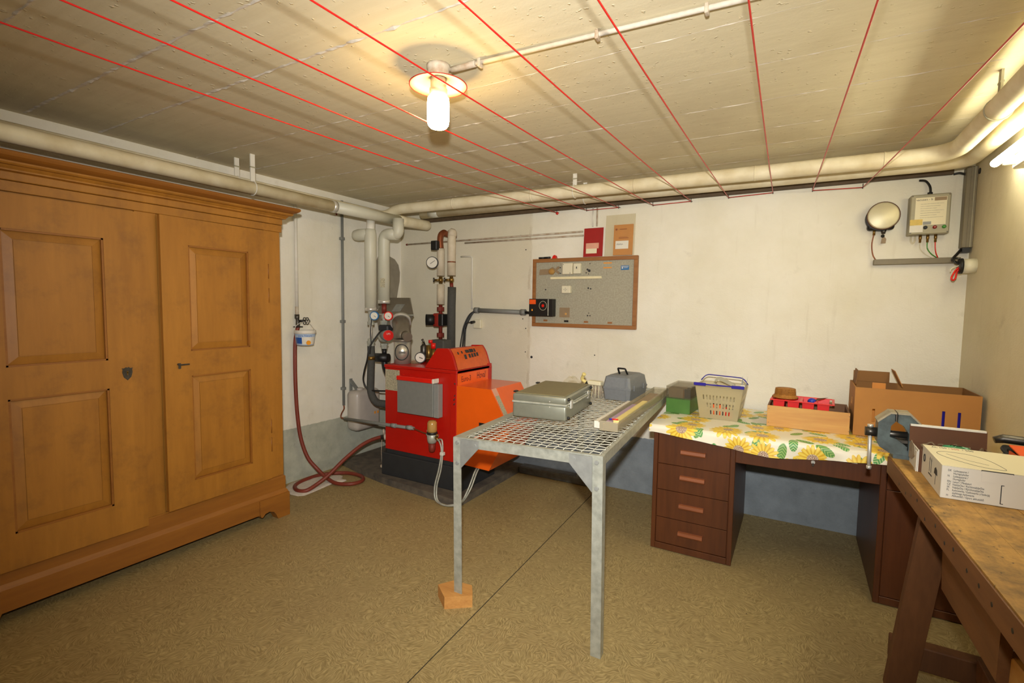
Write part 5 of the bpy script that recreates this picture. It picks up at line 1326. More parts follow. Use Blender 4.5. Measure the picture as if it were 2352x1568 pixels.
dr_ = obj('centre_drawer', MB().box(-.252, .378, DF - .002, DF + .016, .582, DZ - .024, .002).box(-.24, .37, DF + .016, DB - .1, .60, DZ - .03), M['oak'], D)
lk = obj('lock', MB().cyl((.103, DF - .006, .645), (.103, DF + .001, .645), .009, None, 14), M['chrome'], dr_)
obj('key', MB().box(.099, .107, DF - .012, DF - .006, .626, .642, .001), M['iron'], dr_)
obj('paper_scrap', MB().box(.262, .285, DF - .003, DF - .0022, .668, .676), M['white'], dr_)

# ---- sunflower oilcloth
hem = [(-.715, .694), (-.685, .698), (-.60, .690), (-.52, .686), (-.40, .676), (-.30, .664), (-.20, .652), (-.10, .645), (0, .652), (.10, .664), (.20, .676), (.30, .684), (.40, .690), (.60, .692), (.80, .692)]
def hemz(x):
    for (a, b), (c_, d) in zip(hem, hem[1:]):
        if a <= x <= c_: return b + (d - b) * (x - a) / (c_ - a)
    return hem[-1][1]
CT = DZ + .004
cm = MB(); NX = 76; prof_n = 0; uvs = []
rows = []
for i in range(NX + 1):
    x = DX0 - .022 + (DX1 + .0 - (DX0 - .022)) * i / NX
    hz = hemz(x); wob = .006 * math.sin(x * 17) + .003 * math.sin(x * 41 + 1)
    col_ = []
    yfront = DF - .026
    for j in range(9): col_.append((x, DB - .01 - (DB - .01 - yfront - .012) * j / 8, CT + (.0012 * math.sin(x * 23 + j * 1.9) + .0012 if 0 < j < 8 else .0006)))
    col_.append((x, yfront + .003, CT - .002)); col_.append((x, yfront - .002 + wob * .2, CT - .012))
    for k in range(1, 5): col_.append((x, yfront - .004 + wob * k / 4 - .004 * k / 4, CT - .012 + (hz - CT + .012) * k / 4))
    rows.append(col_)
NJ = len(rows[0]); vs = []; uvs = []
for i, col_ in enumerate(rows):
    s_ = 0
    for j, p in enumerate(col_):
        if j: s_ += (Vector(p) - Vector(col_[j - 1])).length
        vs.append(p); uvs.append((p[0] + 3.0, 5.0 - s_))
fs = [(i * NJ + j, i * NJ + j + 1, (i + 1) * NJ + j + 1, (i + 1) * NJ + j) for i in range(NX) for j in range(NJ - 1)]
cm.add(vs, fs, True)
# left side drop
o_ = len(cm.v); lv = []; lf = []
for j in range(10):
    y = rows[0][min(j, 9)][1]; 
    for k in range(4): lv.append((DX0 - .022 - (.004 if k else 0) - .003 * math.sin(j * 1.3) * k / 3, y, rows[0][j][2] - .013 * k)); uvs.append((DX0 - .022 + 3.0 - .013 * k, uvs[j][1]))
for j in range(9):
    for k in range(3): lf.append((j * 4 + k, j * 4 + k + 1, (j + 1) * 4 + k + 1, (j + 1) * 4 + k))
cm.add(lv, lf, True); cm.uv = uvs
tag(obj('sunflower_oilcloth', cm, M['cloth']), 'white oilcloth printed with sunflowers covering the desk', 'tablecloth')
SZ = CT + .0028      # surface of the cloth

# ---- green card file with clear lid
R = rotz(-.06, (-.62, 3.3, 0))
t = thing('card_file_box', 'green card file box with a clear smoky lid on the oilcloth', 'box', (-.62, 3.36, SZ))
gx0, gx1, gy0, gy1 = -.700, -.552, 3.225, 3.50
g0 = MB()
for (a, b, c_, d, e_, f_) in ((gx0, gx1, gy0, gy1, 0, .004), (gx0, gx1, gy0, gy0 + .003, .004, .098), (gx0, gx1, gy1 - .003, gy1, .004, .098), (gx0, gx0 + .003, gy0 + .003, gy1 - .003, .004, .098), (gx1 - .003, gx1, gy0 + .003, gy1 - .003, .004, .098)):
    g0.box(a, b, c_, d, SZ + e_, SZ + f_, 0, R)
obj('box_base', g0, M['green'], t)
g1 = MB()
for (a, b, c_, d, e_, f_) in ((gx0 - .002, gx1 + .002, gy0 - .002, gy1 + .002, .168, .171), (gx0 - .002, gx1 + .002, gy0 - .002, gy0, .09, .168), (gx0 - .002, gx1 + .002, gy1, gy1 + .002, .09, .168), (gx0 - .002, gx0, gy0, gy1, .09, .168), (gx1, gx1 + .002, gy0, gy1, .09, .168)):
    g1.box(a, b, c_, d, SZ + e_, SZ + f_, 0, R)
obj('lid', g1, M['smoke'], t)
for i in range(7):
    y = gy0 + .02 + i * .018
    tag(obj('index_card', MB().box(gx0 + .008, gx1 - .05 + (i % 3) * .008, y, y + .010, SZ + .006, SZ + .155 - (i % 2) * .012, 0, R), M['card' if i % 2 else 'tan']), '%s brown index card from the front inside the green card file box' % ordn[i], 'card', 'cards in the green file box')
tag(obj('divider_card', MB().box(gx1 - .045, gx1 - .008, gy0 + .03, gy0 + .2, SZ + .006, SZ + .15, 0, R), M['dark']), 'dark divider standing at the right in the green card file box', 'card')

# ---- slotted plastic basket
kx0, kx1, ky0, ky1 = -.488, -.276, 3.175, 3.345; KH = .200; fl_r = .028
R = rotz(-.03, (-.38, 3.25, 0))
t = thing('plastic_basket', 'translucent beige slotted basket with a blue handle on the desk', 'basket', (-.38, 3.26, SZ))
def bas_wall(p0, p1, outv, holes):
    """wall from p0 to p1 along the floor, leaning outwards"""
    p0 = Vector(p0); p1 = Vector(p1); o = Vector(outv); d = (p1 - p0); L = d.length; d.normalize()
    mb = MB(); mb.holed(0, L, 0, KH, holes, Matrix(), .002)
    out = MB(); vs = []
    for p in mb.v:
        f_ = p.y / KH
        c_ = (p.x / L - .5) * 2 * fl_r * f_
        vs.append(R @ (p0 + d * (p.x + c_) + o * (fl_r * f_ + p.z) + Vector((0, 0, p.y))))
    return out.add(vs, mb.f)
def slots(L, n, rows_):
    hs = []
    for (z0, z1, k0, k1) in rows_:
        for k in range(k0, k1):
            u = L * (.12 + .76 * (k + .5) / n); hs.append((u - .0032, u + .0032, z0, z1))
    return hs
Lx, Ly = kx1 - kx0, ky1 - ky0
rw = [(.028, .052, 2, 9), (.070, .098, 1, 10), (.118, .146, 0, 10)]
obj('wall_panel', bas_wall((kx0, ky0, SZ), (kx1, ky0, SZ), (0, -1, 0), slots(Lx, 10, rw)), M['trans'], t)
obj('wall_panel', bas_wall((kx1, ky0, SZ), (kx1, ky1, SZ), (1, 0, 0), slots(Ly, 8, [(.028, .052, 1, 7), (.07, .098, 1, 7), (.118, .146, 0, 8)])), M['trans'], t)
obj('wall_panel', bas_wall((kx1, ky1, SZ), (kx0, ky1, SZ), (0, 1, 0), slots(Lx, 10, rw)), M['trans'], t)
obj('wall_panel', bas_wall((kx0, ky1, SZ), (kx0, ky0, SZ), (-1, 0, 0), slots(Ly, 8, [(.028, .052, 1, 7), (.07, .098, 1, 7), (.118, .146, 0, 8)])), M['trans'], t)
obj('floor_panel', MB().box(kx0, kx1, ky0, ky1, SZ, SZ + .003, 0, R), M['trans'], t)
zt = SZ + KH
rim = fillet([R @ Vector(p) for p in ((kx0 - fl_r, ky0 - fl_r, zt), (kx1 + fl_r, ky0 - fl_r, zt), (kx1 + fl_r, ky1 + fl_r, zt), (kx0 - fl_r, ky1 + fl_r, zt), (kx0 - fl_r, ky0 - fl_r + .001, zt))], .03, 4)
obj('rim', MB().tube(rim, .0045, 8), M['trans'], t)
hy = ky0 - fl_r - .012
hm = MB()
for (a, b, z0, z1) in ((kx0 - .034, kx0 + .035, .010, .028), (kx0 + .035, kx1 - .035, .015, .0225), (kx1 - .035, kx1 + .034, .008, .026)):
    hm.box(a, b, hy - .004, hy + .006, zt + z0 - .008, zt + z1 - .008, .002, R)
obj('front_handle', hm, M['blue'], t)
obj('back_handle', MB().tube(fillet([R @ Vector(p) for p in ((kx0 - fl_r - .003, ky1 + .005, zt + .008), (kx0 - .004, ky1 + .02, zt + .045), (kx1 + .002, ky1 + .02, zt + .038), (kx1 + fl_r + .003, ky1 + .005, zt + .0))], .03, 5), .0035, 8), M['blue'], t)
t = thing('grey_bracket', 'grey plastic bracket sticking up out of the beige basket', 'bracket', (-.37, 3.23, zt - .03))
obj('arm', MB().prism([(-.42, zt + .030), (-.405, zt + .048), (-.385, zt + .052), (-.305, zt + .016), (-.300, zt - .02), (-.322, zt - .02), (-.324, zt + .004), (-.398, zt + .036), (-.408, zt + .020)], -3.215, -3.235, xz(0)), M['gpl'], t)
obj('rail', MB().prism([(-.42, zt + .02), (-.41, zt + .012), (-.34, zt - .018), (-.345, zt - .026), (-.42, zt + .006)], -3.19, -3.213, xz(0)), M['gpl'], t)
t = thing('steel_shears', 'thin steel wire tool standing upright in the right of the basket', 'tool', (-.255, 3.23, zt - .05))
obj('blade', MB().prism([(-.272, zt - .06), (-.262, zt - .06), (-.262, zt + .03), (-.266, zt + .065), (-.270, zt + .03)], -3.23, -3.235, xz(0)), M['greym'], t)
obj('blade', MB().prism([(-.266, zt - .02), (-.258, zt - .03), (-.240, zt + .03), (-.236, zt + .07), (-.241, zt + .035)], -3.22, -3.225, xz(0)), M['greym'], t)
obj('hinge', MB().box(-.275, -.25, 3.218, 3.236, zt - .005, zt + .012, .002), M['white'], t)
# what shows through the basket's slots
for (x, z, r, h, m, lab) in ((-.415, .003, .012, .105, 'orp', 'orange tube standing leftmost of the colourful pieces inside the basket'), (-.382, .003, .012, .105, 'orp', 'orange tube standing second among the pieces inside the basket'), (-.350, .003, .010, .09, 'redb', 'red tube standing in the middle inside the basket'), (-.320, .003, .012, .058, 'redb', 'short red tube standing at the right inside the basket')):
    t = thing('coloured_tube', lab, 'tube', (x, 3.20, SZ + z), 'tubes inside the basket')
    obj('tube_body', MB().cyl((x, 3.20, SZ + z + .001), (x, 3.20, SZ + z + h * .8), r, None, 12), M[m], t)
    obj('tube_cap', MB().cyl((x, 3.20, SZ + z + h * .8), (x, 3.20, SZ + z + h), r * .7, None, 12), M['black'], t)
tag(obj('dark_tool', MB().box(-.46, -.285, 3.225, 3.30, SZ + .004, SZ + .05, .01), M['dark']), 'dark tool lying at the bottom of the basket', 'tool')

# ---- wooden crate with red tray
wx0, wx1, wy0, wy1 = -.122, .272, 3.165, 3.46; WH = .118
R = rotz(-.02, (.07, 3.3, 0))
t = thing('wooden_crate', 'open pine wood crate on the desk between basket and cardboard box', 'crate', (.075, 3.31, SZ))
obj('front_board', MB().box(wx0, wx1, wy0, wy0 + .010, SZ, SZ + WH, .001, R), M['pine'], t)
obj('back_board', MB().box(wx0, wx1, wy1 - .010, wy1, SZ, SZ + WH, .001, R), M['pined'], t)
for a in (wx0, wx1 - .010): obj('end_board', MB().box(a, a + .010, wy0 + .010, wy1 - .010, SZ, SZ + WH, .001, R), M['pined'], t)
obj('bottom_board', MB().box(wx0 + .01, wx1 - .01, wy0 + .01, wy1 - .01, SZ + .001, SZ + .009, 0, R), M['pined'], t)
for z in (.02, .10):
    for x in (wx0 + .006, wx1 - .006): obj('nail', MB().cyl((x, wy0 - .001 + (x - .07) * -.02, SZ + z), (x, wy0 + .002, SZ + z), .002, None, 6), M['iron'], t)
ty0, ty1 = 3.215, 3.40; TZ = SZ + .150
R = rotz(-.05, (.02, 3.3, 0)) @ Matrix.Rotation(.0, 4, 'X')
t = thing('red_tray', 'red plastic tray with four deep cups sitting in the crate', 'tray', (.03, 3.30, SZ + .01))
obj('rim', MB().box(-.110, .205, ty0 - .012, ty0, TZ - .006, TZ, .001, R).box(-.110, .205, ty1, ty1 + .012, TZ - .006, TZ, .001, R).box(-.110, -.098, ty0, ty1, TZ - .006, TZ, .001, R).box(.193, .205, ty0, ty1, TZ - .006, TZ, .001, R), M['redp'], t)
for i in range(4):
    x0 = -.094 + i * .0725; x1 = x0 + .058
    m_ = MB(); a = .006
    vs = [(x0, ty0, TZ - .002), (x1, ty0, TZ - .002), (x1, ty1, TZ - .002), (x0, ty1, TZ - .002), (x0 + a, ty0 + a, TZ - .115), (x1 - a, ty0 + a, TZ - .115), (x1 - a, ty1 - a, TZ - .115), (x0 + a, ty1 - a, TZ - .115)]
    m_.add(vs, [(0, 4, 5, 1), (1, 5, 6, 2), (2, 6, 7, 3), (3, 7, 4, 0), (4, 7, 6, 5)], False, R)
    obj('cup', m_, M['redp'], t)
    if i < 3: obj('web', MB().box(x1 - .001, x1 + .0155, ty0 + .012, ty1, TZ - .008, TZ - .003, 0, R), M['redp'], t)
for sx_ in (-.098, .193): pass
Th = Matrix.Translation((-.040, 3.31, 0))
t = thing('wicker_basket', 'small round wicker basket upside down on the red tray', 'basket', (-.04, 3.31, TZ))
wk = [(.068, TZ + .0005), (.068, TZ + .006), (.060, TZ + .010), (.058, TZ + .012), (.057, TZ + .018), (.052, TZ + .022), (.050, TZ + .050), (.048, TZ + .055), (.0, TZ + .056)]
obj('weave', MB().lathe(wk, 36, Th), M['wick'], t)
for z, r in ((.026, .0535), (.034, .053), (.042, .0525), (.052, .0505)):
    obj('cane_band', MB().tube([(-.040 + r * math.cos(a), 3.31 + r * math.sin(a), TZ + z) for a in [2 * math.pi * q / 36 for q in range(36)]], .0026, 6, False, True), M['wick'], t)
for q in range(30):
    a = 2 * math.pi * q / 30
    obj('cane_stake', MB().tube([(-.040 + .053 * math.cos(a), 3.31 + .053 * math.sin(a), TZ + .02), (-.040 + .0505 * math.cos(a), 3.31 + .0505 * math.sin(a), TZ + .054)], .0022, 4), M['wick'], t)
tag(obj('blue_ball', MB().sphere((.095, 3.285, TZ - .004), .0185, 14, (1.15, 1, .95)), M['blueb']), 'small blue ball lying in the red tray', 'ball')
t = thing('paint_scraper', 'pointed scraper blade sticking out of the red tray', 'tool', (.14, 3.30, TZ))
obj('blade', MB().prism([(.110, TZ - .006), (.175, TZ + .022), (.120, TZ + .012)], -3.30, -3.302, xz(0)), M['cardk'], t)
obj('handle', MB().tube([(.075, 3.305, TZ - .012), (.115, 3.302, TZ + .002)], .006, 8), M['redc'], t)

# ---- cardboard box
qx0, qx1, qy0, qy1 = .287, .795, 3.19, 3.51; QH = .258
R = rotz(.0, (.5, 3.3, 0))
t = thing('cardboard_box', 'large open brown cardboard box with hand slots in the corner of the desk', 'box', (.54, 3.35, SZ))
def fr_(o, r, u): return R @ frame(o, r, u)
sl = []
for (u, z0, z1) in ((.085, .080, .150), (.14, .085, .145), (.368, .090, .170), (.428, .090, .170)):
    sl.append((u - .006, u + .006, z0, z1))
obj('front_panel', MB().holed(0, qx1 - qx0, 0, QH, sl, fr_((qx0, qy0, SZ), (1, 0, 0), (0, 0, 1)), .005), M['card'], t)
obj('back_panel', MB().holed(0, qx1 - qx0, 0, QH, [], fr_((qx1, qy1, SZ), (-1, 0, 0), (0, 0, 1)), .005), M['cardd'], t)
obj('side_panel', MB().holed(.006, qy1 - qy0 - .006, 0, QH, [(.15, .19, .145, .185)], fr_((qx0, qy1, SZ), (0, -1, 0), (0, 0, 1)), .005), M['card'], t)
obj('side_panel', MB().holed(.006, qy1 - qy0 - .006, 0, QH, [], fr_((qx1, qy0, SZ), (0, 1, 0), (0, 0, 1)), .005), M['cardd'], t)
obj('bottom_panel', MB().box(qx0 + .006, qx1 - .006, qy0 + .006, qy1 - .006, SZ + .001, SZ + .006, 0, R), M['cardd'], t)
obj('flap', MB().holed(0, .16, 0, .075, [], fr_((qx0 + .012, qy1 - .02, SZ + QH), (0, -1, 0), (.12, 0, 1)), .004), M['cardd'], t)
obj('flap', MB().holed(0, .17, 0, .06, [], fr_((qx0 + .185, qy1 - .004, SZ + QH), (-1, 0, 0), (0, .1, 1)), .004), M['cardd'], t)
obj('flap', MB().holed(0, .12, 0, .092, [], fr_((qx0 + .225, qy1 - .02, SZ + QH - .004), (0, -1, 0), (-.45, 0, 1)), .004), M['card'], t)
tag(obj('kraft_envelope', MB().box(qx0 + .09, qx0 + .15, qy0 + .16, qy0 + .17, SZ + .012, SZ + QH + .012), M['ochc']), 'buff envelope poking up inside the cardboard box', 'envelope')
tag(obj('blue_folder', MB().box(qx0 + .34, qx0 + .46, qy0 + .02, qy0 + .05, SZ + .008, SZ + .20), M['blue']), 'blue folder seen through the slots of the cardboard box', 'folder')

# ================================================================ WORKBENCH
def ex(y): return .336 + (2.43 - y) * .040
BT = .840; BY0, BY1 = .15, 2.455
WB = thing('workbench', 'old worn wooden workbench with splayed legs along the right wall', 'workbench', (.6, 1.3, 0))
wpts = [(ex(BY0), BY0), (.795, BY0), (.795, BY1), (ex(BY1) + .03, BY1), (ex(BY1) + .004, BY1 - .02), (ex(2.30) - .002, 2.30), (ex(2.27) + .003, 2.27), (ex(1.7), 1.7)]
nb = 4; 
for i in range(nb):
    f0, f1 = i / nb, (i + 1) / nb
    def xi(y, f): return ex(y) + (.795 - ex(y)) * f
    y1a = BY1 if i else BY1 - .012
    obj('top_plank', MB().prism([(xi(BY0, f0) + (.0006 if i else 0), BY0), (xi(BY0, f1) - .0006, BY0), (xi(BY1, f1) - .0006, BY1), (xi(BY1, f0) + (.0006 if i else .012), y1a), ] + ([(ex(BY1 - .04) + .002, BY1 - .045)] if i == 0 else []), BT - .068, BT - .0008 * (i % 2)), M['bench'], WB)
obj('edge_strip', MB().prism([(ex(BY0) - .004, BY0), (ex(BY0), BY0), (ex(BY1 - .06), BY1 - .06), (ex(BY1 - .06) - .004, BY1 - .06)], BT - .066, BT - .004), M['benchd'], WB)
rn = random.Random(11)
for i in range(12):
    y = 1.25 + i * .085 + rn.uniform(-.015, .015)
    p = Vector((ex(y) - .0045, y, BT - .035 + rn.uniform(-.015, .012)))
    obj('nail_head', MB().cyl(p, p + Vector((.004, 0, 0)), .0055, None, 8), M['iron'], WB)
def leg(xt, yt, xb_, yb__, s=1):
    mb = MB(); w_, d = .085, .042
    vs = []
    for (x, y, z) in ((xb_, yb__, 0), (xt, yt, BT - .068)):
        vs += [(x, y, z), (x + w_, y, z), (x + w_, y + d, z), (x, y + d, z)]
    mb.add(vs, [(0, 3, 2, 1), (4, 5, 6, 7), (0, 1, 5, 4), (1, 2, 6, 5), (2, 3, 7, 6), (3, 0, 4, 7)])
    obj('leg', mb, M['bencht'], WB)
leg(.400, 2.10, .348, 2.235); leg(.68, 2.10, .70, 2.235); leg(.42, .55, .37, .42); leg(.68, .55, .70, .42)
obj('foot_beam', MB().box(.365, .79, 2.278, 2.335, .075, .165, .004), M['bencht'], WB)
obj('stretcher', MB().box(.60, .64, .50, 2.25, .12, .20, .003), M['bencht'], WB)
ap = [(2.07, BT - .069), (2.07, .62), (2.05, .505), (1.545, .530), (1.535, BT - .069)]
obj('apron_board', MB().prism(ap, .448, .472, yz(0)), M['benchd'], WB)
obj('vise_slide', MB().cyl((.43, 1.98, .74), (.448, 1.98, .735), .014, None, 12), M['black'], WB)
# oddments on the bench's lower beam
t = thing('timber_offcut', 'pale sawn timber offcut under the workbench', 'offcut', (.52, 1.62, .25))
obj('block', MB().box(.475, .56, 1.40, 1.58, .50, .60, .003, rotz(.1, (.5, 1.5, 0))), M['pine'], t)
obj('ledge', MB().box(.474, .60, 1.30, 1.70, .478, .499, .002), M['benchd'], t)

# ---- bench vise
V0 = BT
vy = 2.405
t = thing('bench_vise', 'blue-grey bench vise with a hanging steel handle at the end of the workbench', 'vise', (.37, vy, V0))
def vx(y0): return frame((0, y0, 0), (1, 0, 0), (0, 0, 1))   # local z = -y
def slab(name, poly, y0, y1, mat, par=None): return obj(name, MB().prism(poly, -y0, -y1, vx(0)), M[mat], par or t)
slab('base', [(.345, V0), (.50, V0), (.50, V0 + .02), (.47, V0 + .035), (.36, V0 + .035), (.345, V0 + .02)], vy - .045, vy + .03, 'vise')
slab('front_jaw', [(.292, V0 + .105), (.292, V0 + .055), (.300, V0 + .040), (.335, V0 + .018), (.385, V0 + .016), (.385, V0 + .05), (.352, V0 + .075), (.330, V0 + .082), (.332, V0 + .125), (.345, V0 + .142), (.345, V0 + .170), (.332, V0 + .172), (.292, V0 + .135)], vy - .05, vy + .025, 'vise')
slab('jaw_edge', [(.290, V0 + .134), (.330, V0 + .172), (.347, V0 + .172), (.347, V0 + .178), (.328, V0 + .178), (.288, V0 + .141)], vy - .052, vy + .027, 'ironw')
slab('back_jaw', [(.352, V0 + .172), (.352, V0 + .140), (.372, V0 + .128), (.388, V0 + .10), (.388, V0 + .03), (.50, V0 + .03), (.50, V0 + .10), (.44, V0 + .118), (.388, V0 + .172)], vy - .05, vy + .025, 'vise')
slab('jaw_edge', [(.351, V0 + .172), (.388, V0 + .172), (.441, V0 + .117), (.442, V0 + .124), (.390, V0 + .179), (.351, V0 + .178)], vy - .052, vy + .027, 'ironw')
slab('jaw_plate', [(.343, V0 + .144), (.349, V0 + .144), (.349, V0 + .176), (.343, V0 + .176)], vy - .05, vy + .025, 'iron')
obj('screw', MB().cyl((.292, vy - .012, V0 + .088), (.40, vy - .012, V0 + .088), .013, None, 16), M['iron'], t)
obj('guide_bar', MB().box(.33, .40, vy - .035, vy + .01, V0 + .056, V0 + .074, .004), M['iron'], t)
obj('spindle_head', MB().tube([(.255, vy - .012, V0 + .088), (.292, vy - .012, V0 + .088)], [.0175, .0185], 16), M['iron'], t)
hl = MB(); hl.tube([(.272, vy - .012, V0 + .112), (.274, vy - .013, V0 + .0), (.275, vy - .014, V0 - .055)], .0068, 12)
hl.cyl((.272, vy - .012, V0 + .106), (.272, vy - .012, V0 + .116), .010, None, 12); hl.cyl((.275, vy - .014, V0 - .062), (.275, vy - .014, V0 - .05), .009, None, 12)
obj('handle_bar', hl, M['chrome'], t)

# ---- white carton with charger print
cx0, cx1, cy0, cy1, cz0, cz1 = .402, .785, 1.930, 2.195, BT, BT + .100
t = thing('charger_carton', 'white printed charger carton lying closed on the workbench', 'carton', (.59, 2.06, BT))
obj('carton', MB().box(cx0, cx1, cy0, cy1, cz0 + .0005, cz1, .0015), M['paper'], t)
obj('lid', MB().box(cx0 - .0005, cx1, cy0 - .0005, cy1, cz1, cz1 + .0015), M['cream'], t)
tx = cz1 + .0016
def top_text(s, x, y, sz, m, lab=None, sx=1.0, al='LEFT'): obj('lettering', text_mb(s, sz, frame((x, y, tx), (1, 0, 0), (0, 1, 0)), al, sx=sx), M[m], t, lab)
top_text('AL 100 /', cx0 + .018, cy1 - .022, .024, 'ink', 'black lettering AL 100 /', .58)
top_text('300', cx0 + .069, cy1 - .022, .024, 'inkr', 'red lettering 300', .62)
top_text('/ 500', cx0 + .098, cy1 - .022, .024, 'ink', 'black lettering / 500', .6)
dx_ = lambda u: cx0 + u * .82
outl = crom([(dx_(.022), cy0 + .165, tx), (dx_(.05), cy0 + .19, tx), (dx_(.12), cy0 + .185, tx), (dx_(.165), cy0 + .14, tx), (dx_(.185), cy0 + .06, tx), (dx_(.18), cy0 + .03, tx), (dx_(.12), cy0 + .035, tx), (dx_(.06), cy0 + .085, tx), (dx_(.028), cy0 + .13, tx)], 5, True)
obj('line_drawing', MB().tube(outl, .0007, 4, False, True).tube([(dx_(.05), cy0 + .16, tx), (dx_(.10), cy0 + .10, tx), (dx_(.15), cy0 + .07, tx)], .0005, 4), M['ink'], t)
obj('orange_frame', MB().box(cx0 + .150, cx0 + .262, cy1 - .072, cy1 - .012, tx - .0008, tx - .0002).box(dx_(.11), dx_(.17), cy0 + .185, cy0 + .197, tx - .0008, tx - .0002), M['inko'], t)
obj('print_field', MB().box(cx0 + .158, cx0 + .248, cy1 - .058, cy1 - .026, tx - .0004, tx), M['cream'], t)
for i in range(6): obj('print_line', MB().box(cx0 + .175, cx1 - .13 - (i % 3) * .02, cy0 + .045 + i * .022, cy0 + .048 + i * .022, tx - .0008, tx - .0002), M['label'], t)
lines = [('DK', 'Ladeapparat /', .083), ('', 'Hurtigoplader', .0745), ('N', 'Ladeapparat /', .066), ('', 'Hurtiglader', .0575), ('FIN', 'Laturi / Pikalaturi', .049), ('CZ', 'Nabíječka / Rychlonabíječka', .0405), ('SK', 'Nabíjačka / Rýchlonabíjačka', .032), ('PL', 'Ładowarka / Ładowarka z funkcją', .0235), ('', 'szybkiego ładowania', .015), ('H', 'Akkutöltő / Gyors akkutöltő', .0065)]
for a, b, z in lines:
    for s, x in ((a, cx0 + .014), (b, cx0 + .027)):
        if s: obj('lettering', text_mb(s, .0086, frame((x, cy0 - .0003, cz0 + z + .005), (1, 0, 0), (0, 0, 1)), 'LEFT', .0002, .72), M['ink'], t)
yk = cy0 - .0004
obj('bracket_mark', MB().box(cx0 + .134, cx0 + .136, yk, yk + .0003, cz0 + .008, cz0 + .064).box(cx0 + .134, cx0 + .141, yk, yk + .0003, cz0 + .062, cz0 + .064).box(cx0 + .134, cx0 + .141, yk, yk + .0003, cz0 + .008, cz0 + .010), M['ink'], t)
obj('tuck_flap', MB().box(cx0 + .090, cx0 + .158, yk - .0008, yk, cz0 + .068, cz1 - .001), M['paper'], t)
obj('slit', MB().box(cx0 + .089, cx0 + .159, yk - .0006, yk + .0002, cz1 - .0025, cz1 + .0016), M['ink'], t)
sd = cx0 - .0004
side = frame((sd, cy1, cz0), (0, -1, 0), (0, 0, 1))
def side_m(poly, nm='pictogram'): obj(nm, MB().prism(poly, 0, .0004, side), M['ink'], t)
side_m([(.105, .03), (.150, .03), (.150, .034), (.105, .034)])
for u in (.115, .137): side_m([(u - .0015, .04), (u + .0015, .04), (u + .0015, .078), (u + .004, .078), (u, .088), (u - .004, .078), (u - .0015, .078)])
side_m([(.178, .052), (.182, .068), (.197, .075), (.212, .068), (.218, .052)]); side_m([(.1965, .02), (.1985, .02), (.1985, .052), (.1965, .052)])
obj('pictogram', MB().tube([side @ Vector((.04 + .010 * math.cos(a), .065 + .012 * math.sin(a), .0003)) for a in [2 * math.pi * q / 16 for q in range(16)]], .0015, 5, False, True), M['ink'], t)

# ---- open carton behind it
ox0, ox1, oy0, oy1, oh = .392, .602, 2.205, 2.345, .078
t = thing('open_carton', 'white carton with brown inside and its lid standing open on the workbench', 'carton', (.52, 2.27, BT))
for (a, b, c_, d) in ((ox0, ox0 + .003, oy0, oy1), (ox1 - .003, ox1, oy0, oy1), (ox0 + .003, ox1 - .003, oy0, oy0 + .003), (ox0 + .003, ox1 - .003, oy1 - .003, oy1)):
    obj('side_panel', MB().box(a, b, c_, d, BT + .0005, BT + oh), M['paper' if a == ox0 and b < .4 else 'cardk'], t)
obj('front_tab', MB().box(ox0 - .004, ox0 - .001, oy0, oy0 + .03, BT + .0005, BT + oh * .92), M['paper'], t)
obj('bottom_panel', MB().box(ox0 + .003, ox1 - .003, oy0 + .003, oy1 - .003, BT + .0005, BT + .004), M['cardk'], t)
lv = Vector((0, .12, .99)).normalized()
obj('lid', MB().holed(-.004, ox1 - ox0 + .004, 0, .062, [], frame((ox0, oy1 - .002, BT + oh), (1, 0, 0), lv), .003), M['cardk'], t)
obj('lid_edge', MB().box(-.002, ox1 - ox0 + .002, .057, .065, -.03, .002, .001, frame((ox0, oy1 - .002, BT + oh), (1, 0, 0), lv)), M['paper'], t)
obj('torn_flap', MB().prism([(0, 0), (.05, .004), (.10, .03), (.09, .06), (.03, .07), (0, .05)], 0, .0012, frame((ox0 - .0015, oy1, BT + oh - .06), (0, -1, 0), (0, 0, 1))), M['dirtyw'], t)
gl = MB(); rn = random.Random(3); vs = []; fs = []
for i in range(5):
    for k in range(18):
        a = 2 * math.pi * k / 18; r_ = (.055 - .011 * i) * (1 + rn.uniform(-.12, .12))
        vs.append((.505 + r_ * 1.45 * math.cos(a), 2.262 + r_ * .8 * math.sin(a), BT + .050 + .046 * math.sin(i / 4 * math.pi / 2) + rn.uniform(-.003, .003)))
for i in range(4):
    for k in range(18): fs.append((i * 18 + k, i * 18 + (k + 1) % 18, (i + 1) * 18 + (k + 1) % 18, (i + 1) * 18 + k))
gl.add(vs, fs, False)
t = thing('foil_packet', 'green plastic packet with clear frill lying in the open carton', 'packet', (.505, 2.262, BT + .05))
obj('packet', gl, M['greenb'], t)
fr = MB()
for k in range(14):
    a = 2 * math.pi * k / 14
    fr.tube(crom([(.505 + .06 * math.cos(a), 2.262 + .035 * math.sin(a), BT + .06), (.505 + .085 * math.cos(a + .1), 2.262 + .048 * math.sin(a + .1), BT + .085 + .006 * (k % 2)), (.505 + .098 * math.cos(a + .2), 2.262 + .055 * math.sin(a + .2), BT + .082)], 3), .003, 5)
obj('frill', fr, M['film'], t)

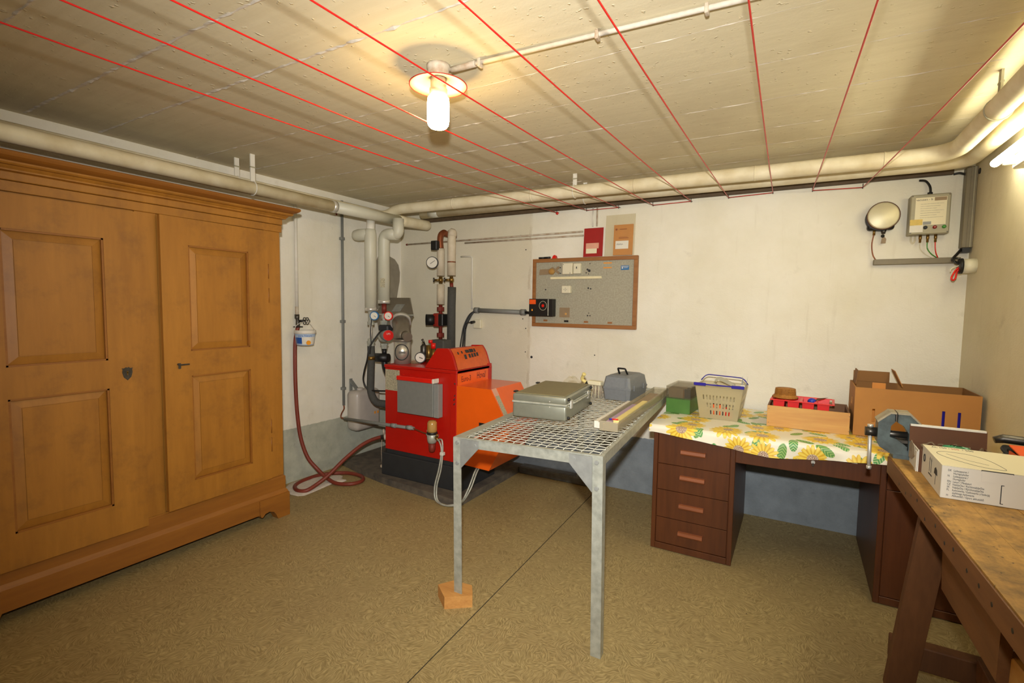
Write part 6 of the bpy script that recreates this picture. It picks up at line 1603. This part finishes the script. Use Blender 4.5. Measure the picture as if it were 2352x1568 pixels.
# ---- angle grinder, orange tray, laths at the wall
t = thing('angle_grinder', 'dark angle grinder with a round disc behind the cartons', 'power tool', (.70, 2.40, BT))
obj('body', MB().tube([(.645, 2.43, BT + .100), (.67, 2.43, BT + .108), (.745, 2.415, BT + .108), (.765, 2.41, BT + .105)], [.012, .016, .016, .012], 14), M['iron'], t)
obj('gear_head', MB().box(.742, .785, 2.37, 2.43, BT + .065, BT + .122, .01, seg=2), M['dark'], t)
obj('disc', MB().cyl((.705, 2.385, BT + .055), (.708, 2.383, BT + .062), .058, None, 26), M['dark'], t)
obj('guard', MB().tube([(.705, 2.385, BT + .062), (.71, 2.39, BT + .082)], [.045, .03], 20), M['black'], t)
obj('side_handle', MB().tube([(.775, 2.38, BT + .10), (.79, 2.34, BT + .085)], .012, 10), M['black'], t)
obj('stand', MB().box(.67, .74, 2.37, 2.43, BT + .0005, BT + .06, .004), M['iron'], t)
t = thing('orange_tray', 'shallow orange plastic tray tucked behind the white charger carton', 'tray', (.72, 2.27, BT))
obj('tray', MB().holed(0, .15, 0, .14, [], frame((.662, 2.205, BT + .088), (1, 0, 0), (0, 1, .12)), .004), M['orp'], t)
obj('tray_wall', MB().box(.662, .81, 2.20, 2.204, BT + .0005, BT + .107), M['orp'], t)
obj('tray_wall', MB().box(.662, .666, 2.204, 2.34, BT + .0005, BT + .085), M['orp'], t)
for i, (dz, lab) in enumerate(((0, 'lower pale wooden lath leaning along the right wall'), (.017, 'upper whitish wooden lath stacked along the right wall'))):
    m_ = MB(); y0, y1 = 2.06 + i * .02, 2.45 - i * .03
    m_.box(.788 + .004 * i, .812, y0, y1, BT + .108 + dz, BT + .124 + dz, .001)
    if i == 0: m_.box(.790, .812, y0 + .02, y0 + .05, BT + .0005, BT + .108).box(.790, .812, y1 - .05, y1 - .02, BT + .0005, BT + .108)
    tag(obj('wooden_lath', m_, M['bench' if i == 0 else 'pine']), lab, 'lath', 'laths by the right wall')

for o in bpy.data.objects:
    if '_o' in o: del o['_o']
